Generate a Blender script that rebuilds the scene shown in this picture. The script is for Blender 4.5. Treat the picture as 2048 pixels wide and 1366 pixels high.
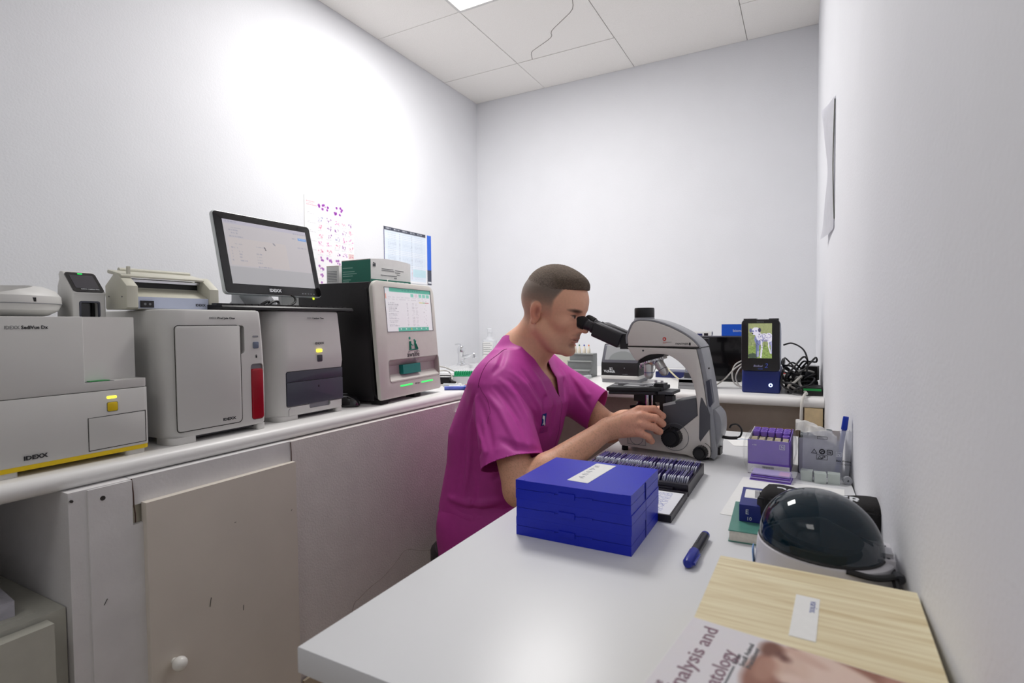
import bpy, bmesh, math, random
import numpy as np
from mathutils import Vector, Matrix
from mathutils.bvhtree import BVHTree
SC = bpy.context.scene
for o in list(bpy.data.objects): bpy.data.objects.remove(o)
C = SC.collection
PI = math.pi
R = math.radians
random.seed(7)
RNG = np.random.default_rng(7)

# ------------------------------------------------------------------ camera, light, exposure
EYE = Vector((0.0, 0.0, 1.16))
YAW, PITCH, ROLL, FPX = 0.4955, -0.0337, -0.0098, 1089.94
def camera():
    f = Vector((-math.sin(YAW)*math.cos(PITCH), math.cos(YAW)*math.cos(PITCH), math.sin(PITCH)))
    r = Vector((math.cos(YAW), math.sin(YAW), 0)); u = r.cross(f)
    r2 = r*math.cos(ROLL)+u*math.sin(ROLL); u2 = -r*math.sin(ROLL)+u*math.cos(ROLL)
    cd = bpy.data.cameras.new('camera'); co = bpy.data.objects.new('camera', cd); C.objects.link(co)
    cd.sensor_width = 36; cd.lens = FPX/2048*36; cd.clip_start = .02
    m = Matrix((r2, u2, -f)).transposed().to_4x4(); m.translation = EYE
    co.matrix_world = m; SC.camera = co
    cd.dof.use_dof = True; cd.dof.focus_distance = 1.5; cd.dof.aperture_fstop = 5.6
camera()
w = bpy.data.worlds.new('world'); SC.world = w; w.use_nodes = True
w.node_tree.nodes['Background'].inputs[0].default_value = (.9, .95, 1, 1)
w.node_tree.nodes['Background'].inputs[1].default_value = .3
vs = SC.view_settings
vs.view_transform = 'Standard'; vs.look = 'None'; vs.gamma = 1; vs.use_curve_mapping = False
vs.exposure = 0.0
def area(name, loc, sx, sy, power, col=(1, 1, 1), rot=(0, 0, 0)):
    l = bpy.data.lights.new(name, 'AREA'); l.shape = 'RECTANGLE'; l.size = sx; l.size_y = sy
    l.energy = power; l.color = col
    o = bpy.data.objects.new(name, l); C.objects.link(o); o.location = loc; o.rotation_euler = rot
    return o
LIGHT_Z = 2.655
area('panel_and_fill_light', (-1.2, 1.95, LIGHT_Z), .56, .56, 23.5, (1, .985, .97))
area('panel_and_fill_light', (-.55, -.7, LIGHT_Z), .56, .56, 4.6, (1, .985, .97))  # added fill lamp, unseen; brightens the face and the fronts near the camera

# ------------------------------------------------------------------ helpers
def lin(c):
    c = [x/255 if max(c) > 1.001 else x for x in c]
    return tuple(x/12.92 if x <= .04045 else ((x+.055)/1.055)**2.4 for x in c)
MATS = {}
def mat(name, col, rough=.5, metal=0, noise=0, nscale=40, bump=0, bscale=200, emit=0, alpha=1, trans=0, ior=1.45, attr=False, coat=0, spec=.5, sub=0):
    if name in MATS: return MATS[name]
    m = bpy.data.materials.new(name); m.use_nodes = True; nt = m.node_tree; b = nt.nodes['Principled BSDF']
    c = lin(col); b.inputs['Base Color'].default_value = (*c, 1)
    b.inputs['Roughness'].default_value = rough; b.inputs['Metallic'].default_value = metal
    b.inputs['IOR'].default_value = ior; b.inputs['Alpha'].default_value = alpha
    b.inputs['Transmission Weight'].default_value = trans; b.inputs['Coat Weight'].default_value = coat
    b.inputs['Specular IOR Level'].default_value = spec
    if sub: b.inputs['Subsurface Weight'].default_value = sub; b.inputs['Subsurface Radius'].default_value = (.01, .004, .002)
    tc = nt.nodes.new('ShaderNodeTexCoord')
    src = None
    if attr:
        a = nt.nodes.new('ShaderNodeAttribute'); a.attribute_name = 'col'; src = a.outputs['Color']
        nt.links.new(src, b.inputs['Base Color'])
    if noise:
        n = nt.nodes.new('ShaderNodeTexNoise'); n.inputs['Scale'].default_value = nscale; n.inputs['Detail'].default_value = 4
        nt.links.new(tc.outputs['Object'], n.inputs['Vector'])
        mx = nt.nodes.new('ShaderNodeMix'); mx.data_type = 'RGBA'; mx.blend_type = 'MULTIPLY'
        mr = nt.nodes.new('ShaderNodeMapRange'); mr.inputs['To Min'].default_value = 1-noise; mr.inputs['To Max'].default_value = 1+noise*.2
        mr.inputs['From Min'].default_value = .3; mr.inputs['From Max'].default_value = .7
        nt.links.new(n.outputs['Fac'], mr.inputs['Value'])
        mx.inputs['Factor'].default_value = 1
        if src: nt.links.new(src, mx.inputs['A'])
        else: mx.inputs['A'].default_value = (*c, 1)
        cb = nt.nodes.new('ShaderNodeCombineColor')
        for k in range(3): nt.links.new(mr.outputs['Result'], cb.inputs[k])
        nt.links.new(cb.outputs['Color'], mx.inputs['B']); nt.links.new(mx.outputs['Result'], b.inputs['Base Color'])
    if bump:
        n = nt.nodes.new('ShaderNodeTexNoise'); n.inputs['Scale'].default_value = bscale; n.inputs['Detail'].default_value = 3
        nt.links.new(tc.outputs['Object'], n.inputs['Vector'])
        bp = nt.nodes.new('ShaderNodeBump'); bp.inputs['Strength'].default_value = min(1, bump); bp.inputs['Distance'].default_value = .001
        nt.links.new(n.outputs['Fac'], bp.inputs['Height']); nt.links.new(bp.outputs['Normal'], b.inputs['Normal'])
    if emit:
        b.inputs['Emission Strength'].default_value = emit
        if attr: nt.links.new(src, b.inputs['Emission Color'])
        else: b.inputs['Emission Color'].default_value = (*c, 1)
    MATS[name] = m
    return m
def link_mesh(name, me, m, parent=None):
    o = bpy.data.objects.new(name, me); C.objects.link(o)
    if m is not None and not me.materials: me.materials.append(m)
    if parent is not None: o.parent = parent
    return o
def finish(bm, name, m, parent=None, smooth=True, ang=32):
    bmesh.ops.recalc_face_normals(bm, faces=bm.faces[:])
    me = bpy.data.meshes.new(name); bm.to_mesh(me); bm.free()
    if smooth:
        for p in me.polygons: p.use_smooth = True
        me.set_sharp_from_angle(angle=R(ang))
    return link_mesh(name, me, m, parent)
def tag(o, label, cat, group=None):
    o['label'] = label; o['category'] = cat
    if group: o['group'] = group
    return o
def thing(name, label, cat, loc=(0, 0, 0), rotz=0, group=None):
    o = bpy.data.objects.new(name, None); C.objects.link(o); o.empty_display_size = .02
    o.location = loc; o.rotation_euler = (0, 0, R(rotz))
    return tag(o, label, cat, group)
def bevel(bm, r, seg=2, ang=30):
    if r <= 0: return bm
    es = [e for e in bm.edges if len(e.link_faces) == 2 and e.calc_face_angle(0) > R(ang)]
    bmesh.ops.bevel(bm, geom=es, offset=r, segments=seg, profile=.5, affect='EDGES', clamp_overlap=True)
    return bm
def new(): return bmesh.new()
def addto(bm, vs_, fs):
    v = [bm.verts.new(p) for p in vs_]
    for f in fs:
        try: bm.faces.new([v[i] for i in f])
        except ValueError: pass
    return bm
def merge(bm, other):
    me = bpy.data.meshes.new('t'); other.to_mesh(me); other.free(); bm.from_mesh(me); bpy.data.meshes.remove(me); return bm
def box(x0, x1, y0, y1, z0, z1, r=0, seg=2):
    bm = new()
    addto(bm, [(x0, y0, z0), (x1, y0, z0), (x1, y1, z0), (x0, y1, z0), (x0, y0, z1), (x1, y0, z1), (x1, y1, z1), (x0, y1, z1)],
          [(0, 3, 2, 1), (4, 5, 6, 7), (0, 1, 5, 4), (1, 2, 6, 5), (2, 3, 7, 6), (3, 0, 4, 7)])
    return bevel(bm, r, seg)
def rr(x0, x1, z0, z1, r, n=5):
    """rounded rectangle outline; r a number or four radii (bl, br, tr, tl)"""
    rs = r if isinstance(r, (tuple, list)) else (r,)*4
    out = []
    for (cx, cz, a0, q) in ((x0, z0, 180, rs[0]), (x1, z0, 270, rs[1]), (x1, z1, 0, rs[2]), (x0, z1, 90, rs[3])):
        q = max(q, 1e-4)
        px = cx+q if cx == x0 else cx-q; pz = cz+q if cz == z0 else cz-q
        for i in range(n+1):
            a = R(a0+90*i/n); out.append((px+q*math.cos(a), pz+q*math.sin(a)))
    return out
def prism(poly, a0, a1, axis='y', r=0, seg=2, ang=30):
    """polygon extruded along an axis: y -> (x,z) outline; z -> (x,y); x -> (y,z)"""
    bm = new(); n = len(poly)
    def P(p, a):
        return (p[0], a, p[1]) if axis == 'y' else ((p[0], p[1], a) if axis == 'z' else (a, p[0], p[1]))
    addto(bm, [P(p, a0) for p in poly]+[P(p, a1) for p in poly],
          [tuple(range(n)), tuple(range(2*n-1, n-1, -1))]+[(i, n+i, n+(i+1) % n, (i+1) % n) for i in range(n)])
    bmesh.ops.recalc_face_normals(bm, faces=bm.faces[:])
    if r:
        es = [e for e in bm.edges if len(e.link_faces) == 2 and any(len(f.verts) == n and n > 4 or False for f in e.link_faces) and e.calc_face_angle(0) > R(ang)] if n > 4 else None
        if es: bmesh.ops.bevel(bm, geom=es, offset=r, segments=seg, profile=.5, affect='EDGES', clamp_overlap=True)
        else: bevel(bm, r, seg)
    return bm
def frame_of(d):
    d = Vector(d).normalized(); a = Vector((0, 0, 1)) if abs(d.z) < .9 else Vector((1, 0, 0))
    u = d.cross(a).normalized(); return u, d.cross(u).normalized(), d
def cone(p0, p1, r0, r1=None, n=24, caps=True):
    if r1 is None: r1 = r0
    p0 = Vector(p0); p1 = Vector(p1); u, v, d = frame_of(p1-p0); bm = new()
    a = [p0+(u*math.cos(2*PI*i/n)+v*math.sin(2*PI*i/n))*r0 for i in range(n)]
    b = [p1+(u*math.cos(2*PI*i/n)+v*math.sin(2*PI*i/n))*r1 for i in range(n)]
    fs = [(i, (i+1) % n, n+(i+1) % n, n+i) for i in range(n)]
    if caps: fs += [tuple(range(n-1, -1, -1)), tuple(range(n, 2*n))]
    return addto(bm, a+b, fs)
def lathe(p0, axis, prof, n=28, close=True):
    """prof: (radius, distance along the axis)"""
    p0 = Vector(p0); u, v, d = frame_of(axis); bm = new(); V = []
    for (r, t) in prof:
        r = max(r, 1e-5)
        V += [p0+d*t+(u*math.cos(2*PI*i/n)+v*math.sin(2*PI*i/n))*r for i in range(n)]
    m = len(prof)
    fs = [(k*n+i, k*n+(i+1) % n, (k+1)*n+(i+1) % n, (k+1)*n+i) for k in range(m-1) for i in range(n)]
    if close: fs += [tuple(range(n-1, -1, -1)), tuple(range((m-1)*n, m*n))]
    return addto(bm, V, fs)
def smooth_path(pts, k=6):
    pts = [Vector(p) for p in pts]; P = [pts[0]]+pts+[pts[-1]]; out = []
    for i in range(1, len(P)-2):
        a, b, c, d = P[i-1:i+3]
        for j in range(k):
            t = j/k
            out.append(.5*((2*b)+(c-a)*t+(2*a-5*b+4*c-d)*t*t+(-a+3*b-3*c+d)*t**3))
    out.append(pts[-1]); return out
def tube(pts, r, n=8, k=6, flat=1):
    P = smooth_path(pts, k) if k > 1 else [Vector(p) for p in pts]
    bm = new(); V = []; up = None; m = len(P)
    for i, p in enumerate(P):
        d = (P[min(i+1, m-1)]-P[max(i-1, 0)]).normalized()
        if up is None: u = frame_of(d)[0]
        else: u = (up-d*up.dot(d)).normalized()
        up = u; v = d.cross(u); rad = r(i/(m-1)) if callable(r) else r
        V += [p+(u*math.cos(2*PI*j/n)+v*flat*math.sin(2*PI*j/n))*rad for j in range(n)]
    fs = [(k_*n+i, k_*n+(i+1) % n, (k_+1)*n+(i+1) % n, (k_+1)*n+i) for k_ in range(m-1) for i in range(n)]
    fs += [tuple(range(n-1, -1, -1)), tuple(range((m-1)*n, m*n))]
    return addto(bm, V, fs)
def cut(o, bms):
    """boolean-subtract closed bmeshes from o"""
    for bm in bms:
        bmesh.ops.recalc_face_normals(bm, faces=bm.faces[:])
        me = bpy.data.meshes.new('cut'); bm.to_mesh(me); bm.free()
        c = bpy.data.objects.new('cut', me); C.objects.link(c)
        par = o.parent; o.parent = None; mw = o.matrix_basis.copy(); o.matrix_basis = Matrix()
        md = o.modifiers.new('b', 'BOOLEAN'); md.operation = 'DIFFERENCE'; md.solver = 'EXACT'; md.object = c
        dg = bpy.context.evaluated_depsgraph_get(); dg.update()
        res = bpy.data.meshes.new_from_object(o.evaluated_get(dg)); old = o.data; nm = old.name
        o.modifiers.remove(md); o.data = res; bpy.data.meshes.remove(old); res.name = nm
        o.parent = par; o.matrix_basis = mw
        bpy.data.objects.remove(c)
    for p in o.data.polygons: p.use_smooth = True
    o.data.set_sharp_from_angle(angle=R(32))
    return o
def text(s, size, m, parent, loc, rot=(90, 0, 0), name='lettering', sx=1, align='LEFT', bold=0, depth=.0002, shear=0, width=None):
    cu = bpy.data.curves.new(name, 'FONT'); cu.body = s; cu.size = size; cu.align_x = align; cu.extrude = depth; cu.offset = bold; cu.resolution_u = 2; cu.shear = shear
    t = bpy.data.objects.new('t', cu); me = bpy.data.meshes.new_from_object(t)
    bpy.data.objects.remove(t); bpy.data.curves.remove(cu); me.name = name; me.materials.clear()
    if width:
        xs_ = [v.co.x for v in me.vertices]; sx = width/(max(xs_)-min(xs_))
    me.transform(Matrix.Diagonal((sx, 1, 1, 1)))
    o = link_mesh(name, me, m, parent); o.location = loc; o.rotation_euler = tuple(R(a) for a in rot)
    return o
def attr_mesh(name, verts, faces, cols, m, parent=None):
    me = bpy.data.meshes.new(name); me.from_pydata([tuple(v) for v in verts], [], faces); me.update()
    a = me.color_attributes.new('col', 'FLOAT_COLOR', 'POINT')
    c = np.ones((len(verts), 4), np.float32); c[:, :3] = cols; a.data.foreach_set('color', c.ravel())
    for p in me.polygons: p.use_smooth = True
    return link_mesh(name, me, m, parent)
class Img:
    """a small numpy canvas (sRGB 0-255) that becomes the colour of a flat printed grid"""
    def __init__(s, w, h, bg): s.w, s.h = w, h; s.a = np.ones((h, w, 3))*np.array(bg, float); s.Y, s.X = np.mgrid[0:h, 0:w]
    def rect(s, x0, y0, x1, y1, c, al=1): s.mask((s.X >= x0*s.w) & (s.X < x1*s.w) & (s.Y >= y0*s.h) & (s.Y < y1*s.h), c, al)
    def mask(s, mk, c, al=1): s.a[mk] = s.a[mk]*(1-al)+np.array(c, float)*al
    def ell(s, cx, cy, rx, ry, c, al=1, rot=0):
        dx = (s.X/s.w-cx); dy = (s.Y/s.h-cy); ca, sa = math.cos(R(rot)), math.sin(R(rot))
        u = dx*ca+dy*sa; v = -dx*sa+dy*ca; s.mask((u/rx)**2+(v/ry)**2 < 1, c, al)
    def line(s, pts, wd, c, al=1):
        for (a, b) in zip(pts[:-1], pts[1:]):
            a = np.array(a)*[s.w, s.h]; b = np.array(b)*[s.w, s.h]; d = b-a; L = d@d+1e-9
            t = np.clip(((s.X-a[0])*d[0]+(s.Y-a[1])*d[1])/L, 0, 1)
            s.mask((s.X-a[0]-t*d[0])**2+(s.Y-a[1]-t*d[1])**2 < (wd*s.w)**2, c, al)
    def words(s, x0, x1, y, h, c, al=.8, seed=1):
        rg = np.random.default_rng(seed); x = x0
        while x < x1:
            L = rg.uniform(.01, .05)*(x1-x0)/.3; L = min(L, x1-x)
            s.rect(x, y, x+L, y+h, c, al*rg.uniform(.6, 1)); x += L+.012*(x1-x0)/.3
    def mesh(s, name, w, h, m, parent, org=(0, 0, 0), fn=None):
        """grid in the local xz plane (facing -y) or wherever fn(u,v) puts it"""
        W, H = s.w, s.h; u = s.X/(W-1); v = 1-s.Y/(H-1)
        if fn is None: P = np.stack([org[0]+u*w, np.full_like(u, org[1]), org[2]+v*h], -1).reshape(-1, 3)
        else: P = np.array([fn(float(a), float(b)) for a, b in zip(u.ravel(), v.ravel())])
        f = [(j*W+i, (j+1)*W+i, (j+1)*W+i+1, j*W+i+1) for j in range(H-1) for i in range(W-1)]
        c = s.a.reshape(-1, 3)/255; c = np.where(c <= .04045, c/12.92, ((c+.055)/1.055)**2.4)
        return attr_mesh(name, P, f, c, m, parent)
# materials
WHITE = mat('white_plastic', (213, 212, 209), .42, noise=.03, nscale=12)
GREYP = mat('grey_plastic', (140, 142, 147), .45, noise=.04)
DARKG = mat('dark_grey_plastic', (72, 74, 80), .45, noise=.05)
SLATE = mat('slate_plastic', (74, 76, 88), .35, noise=.05)
BLACK = mat('black_plastic', (22, 21, 23), .42, noise=.08)
GLOSS = mat('gloss_black', (12, 11, 14), .12, noise=.02, coat=.4)
BEIGE = mat('beige_enamel', (205, 203, 188), .4, noise=.03)
STEEL = mat('steel', (205, 205, 208), .22, metal=1, noise=.05)
CHROME = mat('chrome', (225, 226, 228), .08, metal=1, noise=.02)
INK = mat('black_ink', (40, 40, 44), .6, noise=.05)
GINK = mat('grey_ink', (120, 122, 126), .6, noise=.05)
WINK = mat('white_ink', (225, 228, 232), .5, noise=.02)
PRINT = mat('printed_sheet', (255, 255, 255), .55, attr=True)
SEAM = mat('seam_shadow_gap', (58, 55, 52), .8, noise=.05)
PAPER = mat('paper', (238, 238, 236), .8, noise=.03, nscale=90)
RUBBER = mat('rubber', (28, 27, 27), .8, noise=.06)
CARD = mat('brown_card', (176, 141, 96), .85, noise=.12)
YEL_L = mat('yellow_lamp', (255, 236, 60), .4, emit=2.2)
YEL = mat('yellow_plastic', (235, 200, 20), .4, noise=.04)
GRN_L = mat('green_lamp', (40, 230, 90), .4, emit=1.6)
CABLE_B = mat('black_cable', (26, 25, 27), .5, noise=.05)
CABLE_W = mat('white_cable', (206, 203, 196), .5, noise=.05)
CLEAR = mat('clear_plastic', (235, 240, 245), .12, trans=.9, ior=1.2, noise=.01, alpha=.45)
def struct(o): o['kind'] = 'structure'; return o

# ------------------------------------------------------------------ room
WALLM = mat('painted_plaster', (231, 232, 236), .7, noise=.02, nscale=5, bump=.5, bscale=160)
CEILM = mat('mineral_fibre_tile', (246, 243, 239), .9, noise=.07, nscale=260, bump=.8, bscale=240)
FLOORM = mat('beige_floor', (190, 176, 158), .5, noise=.1, nscale=8)
XL, YB, H, YF = -2.0045, 3.23, 2.666, -1.35
WXT = [(-1.6, .165), (0, .127), (1.5, .098), (1.9, .070), (2.2, .054), (3.4, .041)]
def wx(y): return float(np.interp(y, [p[0] for p in WXT], [p[1] for p in WXT]))           # the right wall bows slightly
struct(finish(box(XL-.1, XL, YF-.1, YB+.1, -.05, H+.15), 'wall_left', WALLM))
struct(finish(box(XL-.1, .4, YB, YB+.1, -.05, H+.15), 'wall_back', WALLM))
struct(finish(prism([(wx(y), y) for y in (YF-.1, 0, 1.5, 1.6, 1.75, 1.9, 2.05, 2.2, 2.6, YB+.1)]+[(.5, YB+.1), (.5, YF-.1)], -.05, H+.15, 'z'), 'wall_right', WALLM, ang=60))
struct(finish(box(XL-.1, .4, YF-.1, YF, -.05, H+.15), 'wall_front', WALLM))
struct(finish(box(XL-.1, .5, YF-.1, YB+.1, -.08, 0), 'floor', FLOORM))
ceil = struct(finish(box(XL-.1, .5, YF-.1, YB+.1, H+.012, H+.15), 'ceiling', mat('ceiling_void', (205, 200, 192), .9, noise=.1)))
GX, GY = -1.488, 2.851
xs = [XL, GX, GX+.582, GX+1.197, .25]; ys = [YF]+[GY-.6*k for k in range(6, -1, -1)]+[YB]
for i in range(4):
    for j in range(len(ys)-1):
        a, b, c, d = xs[i], xs[i+1], ys[j], ys[j+1]
        if i == 1 and (abs(d-(GY-.6)) < .01 or abs(c-(GY-3.6)) < .01): continue
        g = .0016 if not (i == 1 and abs(d-GY) < .01) else .0032
        dz = random.uniform(0, .0015)
        b2 = min(b-g, wx(d)+.03) if i == 3 else b-g
        finish(box(a+g, b2, c+g, d-g, H-dz, H+.012-dz*.2), 'ceiling_tile', CEILM, ceil)
# hairline crack in one tile
crk = [(-1.389, 2.848), (-1.358, 2.774), (-1.305, 2.741), (-1.198, 2.682), (-1.169, 2.625), (-1.079, 2.558), (-1.000, 2.494), (-.965, 2.40), (-.93, 2.30)]
finish(tube([(x, y, H-.0012) for x, y in crk], .0016, 5, 3, .5), 'crack', mat('crack_dark', (120, 112, 104), .9, noise=.3), ceil)
for k, (cx, cy, lab) in enumerate([(GX+.3, GY-.9, 'bright square ceiling light panel at the top edge of the picture, beside the cracked tile'),
                                   (GX+.3, GY-3.3, 'unseen square ceiling panel behind the camera, added as dim fill')]):  # the second panel is unseen, added as a weak fill source
    t = thing('ceiling_light', lab, 'light', (cx, cy, H-.002))
    f = box(-.3, .3, -.3, .3, -.004, .012, .002); o = finish(f, 'frame', WHITE, t); cut(o, [box(-.285, .285, -.285, .285, -.02, .006)])
    finish(box(-.284, .284, -.284, .284, -.0025, .004), 'diffuser', mat('lit_diffuser', (255, 252, 248), .5, emit=4.0) if k == 0 else mat('added_fill_diffuser', (235, 235, 235), .5, emit=.4), t)
sk = struct(finish(box(-1.186, -1.178, .99, 2.05, 0, .205, .002), 'baseboard_left', mat('skirting', (186, 172, 150), .6, noise=.1)))

# ------------------------------------------------------------------ worktop and cupboard fronts on the left and back
LAM = mat('white_laminate', (232, 231, 229), .38, noise=.03, nscale=6)
PAINT = mat('worn_paint', (228, 226, 226), .6, noise=.09, nscale=9, bump=.5, bscale=120)
PAINTW = mat('worn_wall_paint', (224, 218, 215), .75, noise=.06, nscale=14, bump=.9, bscale=180)
DOORP = mat('cream_door_paint', (222, 214, 203), .55, noise=.05, nscale=7)
CT = .89
def nose(x_in, x_out, th=.035):
    r = th/2; out = [(x_in, CT), (x_out-r, CT)]
    for i in range(1, 10): a = R(90-18*i); out.append((x_out-r+r*math.cos(a), CT-r+r*math.sin(a)))
    return out+[(x_out-r, CT-th), (x_in, CT-th)]
wt = thing('worktop', 'long white laminate worktop with a rounded front edge carrying the analysers along the left wall', 'worktop', (-1.6, 1, CT))
wt2 = thing('worktop', 'white worktop along the back wall carrying the dog-picture analyser and cables', 'worktop', (-.6, 2.7, CT))
def rel(o, p):                      # world-built mesh under an unrotated Empty
    o.data.transform(Matrix.Translation(-Vector(p.location))); o.parent = p; return o
rel(finish(prism(nose(XL+.002, -1.208), YF+.002, YB-.002, 'y'), 'worktop_slab', LAM), wt)
bp_ = [(p[0], p[1]) for p in nose(YB-.002, 2.0)]    # (y,z) outline mirrored: nose faces -y
bp_ = [((YB-.002)-((y-(YB-.002))*-1)*1 if False else y, z) for y, z in bp_]
def nose_back(y):
    r = .0175; out = [(YB-.002, CT), (y+r, CT)]
    for i in range(1, 10): a = R(90+18*i); out.append((y+r+r*math.cos(a), CT-r+r*math.sin(a)))
    return out+[(y+r, CT-.035), (YB-.002, CT-.035)]
bmw = prism(nose_back(2.10), -1.215, .0395, 'x')
bmw2 = [v for v in bmw.verts if v.co.x > 0]
for v in bmw.verts: v.co.y += .04*(v.co.x+1.2)/1.2*(1 if v.co.y < 2.5 else 0)
for v in bmw2: v.co.x = wx(v.co.y)-.001
rel(finish(bmw, 'worktop_slab', LAM), wt2)
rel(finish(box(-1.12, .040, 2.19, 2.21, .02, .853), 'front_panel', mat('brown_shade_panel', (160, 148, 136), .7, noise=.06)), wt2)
rel(finish(box(-.004, .052, 2.15, 2.18, .60, .8545, .002), 'support_block', mat('pine', (242, 218, 172), .6, noise=.2, nscale=30)), wt2)

cb = thing('cabinet', 'painted cupboard front under the left worktop with an open bay and a cream door', 'cabinet', (-1.19, .5, 0))
X0 = -1.19
rel(finish(box(X0-.5, X0, .482, .588, .0, .855, .001), 'post_and_blocker', PAINT), cb)
rel(finish(box(X0-.001, X0+.004, .512, .588, .0, .853, .001), 'face_board', PAINT), cb); rel(finish(box(X0-.02, X0+.0035, .588, .614, .0, .762, .001), 'face_board', PAINT), cb)
rel(finish(box(X0-.03, X0-.002, .59, .975, .80, .855, .001), 'top_rail', PAINT), cb)
rel(finish(box(X0-.03, X0-.008, .586, .64, .76, .80, .001), 'hinge_block', mat('old_filler', (196, 190, 172), .8, noise=.15)), cb)
o = finish(box(X0-.002, X0+.016, .607, .975, .09, .803, .0012), 'door', DOORP); rel(o, cb)
kb = finish(lathe((X0+.016, .652, .452), (1, 0, 0), [(.0065, 0), (.0065, .006), (.0105, .010), (.0140, .016), (.0148, .021), (.0138, .027), (.010, .032), (.004, .0345)], 20), 'knob', mat('white_knob', (238, 236, 230), .2, noise=.02))
kb.data.transform(Matrix.Translation(-Vector(cb.location))); kb.parent = o
rel(finish(box(X0-.5, X0-.48, -1.3, .482, 0, .855), 'bay_back', PAINT), cb)
rel(finish(box(X0-.48, X0, -.04, -.002, .0, .855), 'post_and_blocker', PAINT), cb)  # unseen divider, added to keep fill light out of the bay
rel(finish(box(X0-.03, X0+.0, .605, .975, .0, .085), 'plinth', PAINT), cb)
for (y, z, s) in ((.536, .832, .0045), (.60, .40, .003), (.486, .84, .0025)):
    rel(finish(cone((X0+.001, y, z), (X0+.0052, y, z), s, n=12), 'screw_hole', SEAM), cb)
for (y0, z0, y1, z1) in ((.589, .855, .592, .80), (.592, .80, .594, .765), (.972, .853, .974, .80)):
    rel(finish(tube([(X0+.0005, y0, z0), (X0+.0005, (y0+y1)/2+.001, (z0+z1)/2), (X0+.0005, y1, z1)], .0012, 5, 2), 'paint_crack', mat('paint_crack_brown', (92, 70, 62), .9, noise=.3)), cb)
for (y, z, a, s) in ((.535, .63, 60, .006), (.735, .54, 80, .010), (.815, .49, 85, .006), (.80, .70, 10, .002), (.958, .68, 40, .002)):
    c_, s_ = math.cos(R(a)), math.sin(R(a)); x = X0+(.0165 if y > .6 else .0045)
    rel(finish(tube([(x, y-c_*s, z-s_*s), (x, y+c_*s, z+s_*s)], .0007, 4, 1), 'scratch', SEAM), cb)
cw = thing('counter_wall', 'plain painted wall below the left worktop between the cream door and the corner', 'partition', (-1.19, 1.5, 0))
rel(finish(box(X0-.06, X0-.001, .9755, 2.19, 0, .854), 'plaster_panel', PAINTW), cw)
dd = finish(box(X0-.001, X0+.014, 1.735, 2.06, .30, .82, .001), 'access_door', PAINT); rel(dd, cw)
hg = finish(box(X0, X0+.018, 1.727, 1.738, .66, .70, .001), 'hinge', STEEL); hg.data.transform(Matrix.Translation(-Vector(cw.location))); hg.parent = dd
tag(finish(tube([(-1.15, 1.70, .33), (-1.183, 1.615, .330), (-1.183, 1.497, .370), (-1.183, 1.422, .399), (-1.183, 1.378, .382), (-1.183, 1.317, .357), (-1.183, 1.248, .346), (-1.183, 1.205, .334), (-1.183, 1.176, .316), (-1.176, 1.15, .21), (-1.174, 1.14, .0)], .0008, 5, 6), 'wire', mat('grey_wire', (140, 130, 124), .6, noise=.05)), 'thin grey wire trailing down the painted counter wall behind the man', 'wire')

# mini fridge with papers in the open bay
fr = thing('mini_fridge', 'off-white compact fridge standing in the dark open bay at bottom left', 'fridge', (-1.205, .244, 0), 90)
FRM = mat('fridge_enamel', (188, 187, 176), .4, noise=.05)
finish(box(-.23, .236, .004, .42, .02, .640, .012, 3), 'body', FRM, fr)
finish(box(-.23, .205, -.030, -.002, .04, .633, .014, 3), 'door', FRM, fr)
finish(box(-.225, .200, .03, .40, .639, .6425, .002), 'top_panel', FRM, fr)
finish(box(-.228, .2, -.003, .005, .045, .628), 'door_seal', RUBBER, fr)
for k in range(2): finish(cone((-.18+k*.36, .06, 0), (-.18+k*.36, .06, .021), .015), 'foot', RUBBER, fr)
pp = tag(finish(box(-.15, .13, -.14, .11, 0, .028, .003), 'paper_stack', mat('grey_paper', (186, 184, 192), .8, noise=.2, nscale=60)), 'loose stack of grey-white papers on top of the compact fridge', 'papers')
pp.location = (-1.40, .305, .6428); pp.rotation_euler = (0, 0, R(84))
pb = tag(finish(box(-.15, .10, -.11, .11, 0, .03, .003), 'white_carton', mat('ribbed_card', (205, 205, 206), .8, noise=.08, nscale=150)), 'white ribbed carton lying on the papers above the fridge', 'box')
pb.location = (-1.41, .300, .6712); pb.rotation_euler = (0, 0, R(88))
# ------------------------------------------------------------------ analysers along the left wall (local -y faces into the room)
def logo(s, size, parent, x, y, z, m=INK, sx=1.9, bold=.012, rot=(90, 0, 0), width=None):
    return text(s, size, m, parent, (x, y, z), rot, sx=sx, bold=size*bold, width=width)
# --- urine sediment analyser (nearest)
t = thing('sediment_analyser', 'wide white analyser nearest the camera with a yellow base strip and yellow button', 'analyser', (-1.25, .35, CT), 90)
o = finish(prism(rr(0, .308, 0, .36, (.012, .012, .03, .03)), .142, .291, 'z', .002), 'upper_housing', WHITE, t)
cut(o, [prism([(.186, -.01), (.33, -.01), (.33, .055), (.199, .018)], .160, .40, 'z')])
finish(prism(rr(-.001, .309, -.001, .36, (.012, .012, .03, .03)), .019, .141, 'z', .0015), 'lower_housing', WHITE, t)
finish(prism(rr(.001, .307, .002, .358, (.012, .012, .03, .03)), .136, .146, 'z'), 'seam', SEAM, t)
finish(prism(rr(0, .3085, 0, .36, (.012, .012, .03, .03)), .010, .0195, 'z', .001), 'yellow_base_strip', YEL, t)
for a, b in ((.012, .086), (.263, .302)):
    for y in (.004, .27): finish(prism(rr(a, b, y, y+.07, .008), 0, .0105, 'z'), 'foot', WHITE, t)
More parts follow.
